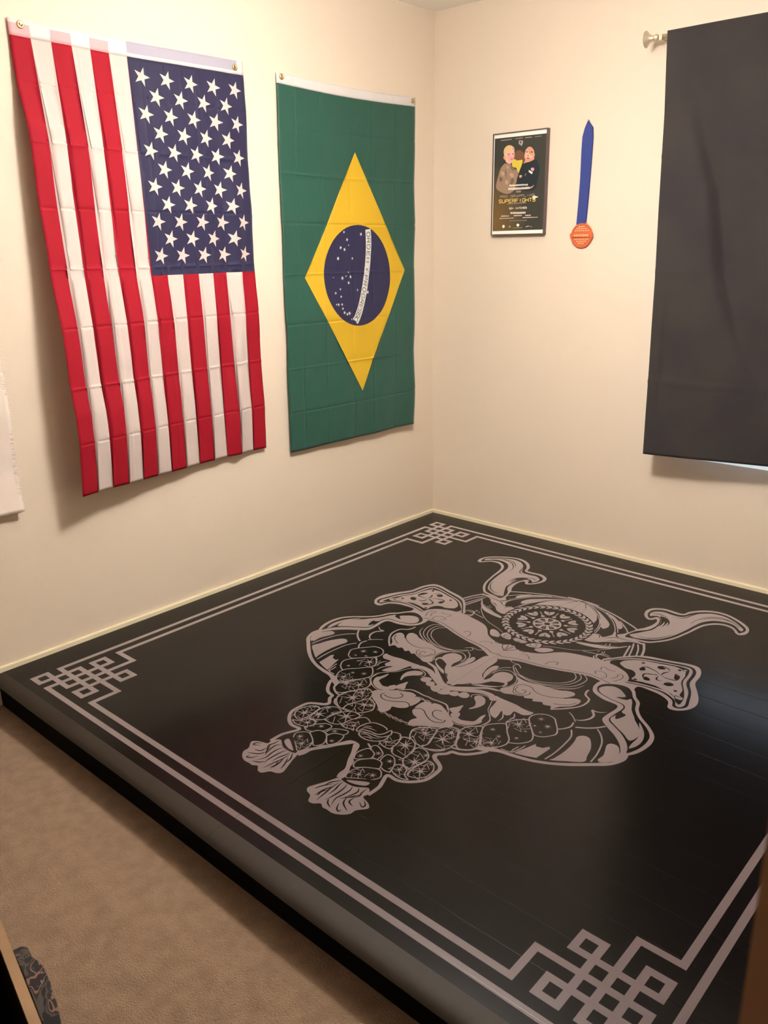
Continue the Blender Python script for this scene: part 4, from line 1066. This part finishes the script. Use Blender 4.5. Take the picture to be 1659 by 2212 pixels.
bm_box(bm,-e,W_+e,-e,tt+e,H_-.008,H_,M=Bx); bm_box(bm,-e,W_+e,D_-tt-e,D_+e,H_-.008,H_,M=Bx); bm_box(bm,-e,tt+e,tt+e,D_-tt-e,H_-.008,H_,M=Bx); bm_box(bm,W_-tt-e,W_+e,tt+e,D_-tt-e,H_-.008,H_,M=Bx)
place(from_bm('wooden_rim',bm,M['tan']),root)
pc=bpy.data.materials.new('patterned_fabric'); pc.use_nodes=True; nt=pc.node_tree; b=nt.nodes['Principled BSDF']; b.inputs['Roughness'].default_value=.85
vo=nt.nodes.new('ShaderNodeTexNoise'); vo.inputs['Scale'].default_value=17; vo.inputs['Detail'].default_value=3; vo.inputs['Distortion'].default_value=1.2
r=nt.nodes.new('ShaderNodeValToRGB'); r.color_ramp.interpolation='CONSTANT'
els=[(0,(16,9,10)),(.46,(62,54,50)),(.53,(26,24,16)),(.58,(112,84,70)),(.62,(22,13,22)),(.70,(100,80,64))]
r.color_ramp.elements[0].color=lin(els[0][1]); r.color_ramp.elements[1].position=els[1][0]; r.color_ramp.elements[1].color=lin(els[1][1])
for p_,c_ in els[2:]: q_=r.color_ramp.elements.new(p_); q_.color=lin(c_)
nt.links.new(nt.nodes.new('ShaderNodeNewGeometry').outputs['Position'],vo.inputs['Vector']); nt.links.new(vo.outputs['Fac'],r.inputs['Fac']); nt.links.new(r.outputs['Color'],b.inputs['Base Color'])
bm=bmesh.new(); bmesh.ops.create_cube(bm,size=1); bmesh.ops.subdivide_edges(bm,edges=bm.edges[:],cuts=14,use_grid_fill=True)
for v in bm.verts:
    s=v.co.copy(); L_=.30; 
    x=.035+(s.x+.5)*L_; env=math.sin(min(1,max(0,(s.x+.5)))*math.pi)**.45
    y=-.004-(.5-s.y)*.030*env; z=FLOOR+.002+(s.z+.5)*(H_-.004-FLOOR)*(.86+.14*env)
    nz_=noise.noise(Vector((x*22,z*14,s.y*2)))*.007*env*(1 if s.y<.4 else 0)
    v.co=Bx@Vector((x,y+nz_ if s.y<.4 else y,z))
o=from_bm('crumpled_garment',bm,pc,smooth=True); tag(o,'crumpled dark patterned garment wedged behind the rim of the dark box','clothing')

# ------------------------------------------------------------------ ceiling light, daylight, camera
LX,LY=1.28,-1.55
root=empty('ceiling_light',(LX,LY,CEIL)); tag(root,'round frosted ceiling light in the middle of the ceiling','light')
def lathe(name,prof,m):
    bm=bmesh.new(); n=40; rg=[[bm.verts.new((LX+r*math.cos(2*math.pi*k/n),LY+r*math.sin(2*math.pi*k/n),z)) for k in range(n)] for r,z in prof]
    for A_,B_ in zip(rg,rg[1:]):
        for k in range(n): bm.faces.new((A_[k],A_[(k+1)%n],B_[(k+1)%n],B_[k]))
    bm.faces.new(rg[-1]); bm.faces.new(rg[0][::-1]); return place(from_bm(name,bm,m,smooth=True),root)
lathe('base_plate',[(.075,CEIL),(.075,CEIL-.02),(.018,CEIL-.03),(.018,CEIL-.225)],M['nickel'])
em=bpy.data.materials.new('lamp_glass'); em.use_nodes=True; b=em.node_tree.nodes['Principled BSDF']; b.inputs['Base Color'].default_value=(1,.9,.75,1)
b.inputs['Emission Color'].default_value=LAMP; b.inputs['Emission Strength'].default_value=LAMP_S
lathe('glass_shade',[(.03,CEIL-.225),(.10,CEIL-.235),(.145,CEIL-.255),(.150,CEIL-.285),(.125,CEIL-.315),(.08,CEIL-.335),(.02,CEIL-.345)],em)
wd=bpy.data.worlds.new('daylight'); SC.world=wd; wd.use_nodes=True; bg=wd.node_tree.nodes['Background']; bg.inputs[0].default_value=(.62,.80,1.0,1); bg.inputs[1].default_value=DAY
pl=bpy.data.lights.new('window_portal','AREA'); pl.shape='RECTANGLE'; pl.size=WX1-WX0; pl.size_y=WZ1-WZ0; pl.cycles.is_portal=True
po=bpy.data.objects.new('window_portal',pl); COL.objects.link(po); po.location=((WX0+WX1)/2,.16,(WZ0+WZ1)/2); po.rotation_euler=(math.radians(-90),0,0)
cam=bpy.data.cameras.new('camera'); co=bpy.data.objects.new('camera',cam); COL.objects.link(co); SC.camera=co
CP=[2.81334141,-3.51607919,1.41810193,.735992035,.305530265,-.0144325997,1800.07967]
cy_,sy_=math.cos(CP[3]),math.sin(CP[3]); cp_,sp_=math.cos(CP[4]),math.sin(CP[4])
F_=Vector((-sy_*cp_,cy_*cp_,-sp_)); R_=Vector((cy_,sy_,0)); U_=R_.cross(F_); c_,s_=math.cos(CP[5]),math.sin(CP[5])
r_=R_*c_+U_*s_; u_=-R_*s_+U_*c_
co.matrix_world=Matrix(((r_.x,u_.x,-F_.x,CP[0]),(r_.y,u_.y,-F_.y,CP[1]),(r_.z,u_.z,-F_.z,CP[2]),(0,0,0,1)))
cam.sensor_fit='VERTICAL'; cam.sensor_height=36; cam.sensor_width=27; cam.lens=CP[6]/2212*36; cam.clip_start=.01
cam.dof.use_dof=True; cam.dof.focus_distance=3.2; cam.dof.aperture_fstop=cam.lens/2.2
vsn=SC.view_settings; SC.display_settings.display_device='sRGB'; vsn.view_transform='Standard'; vsn.look='None'; vsn.gamma=1; vsn.use_curve_mapping=False; vsn.exposure=EXPO
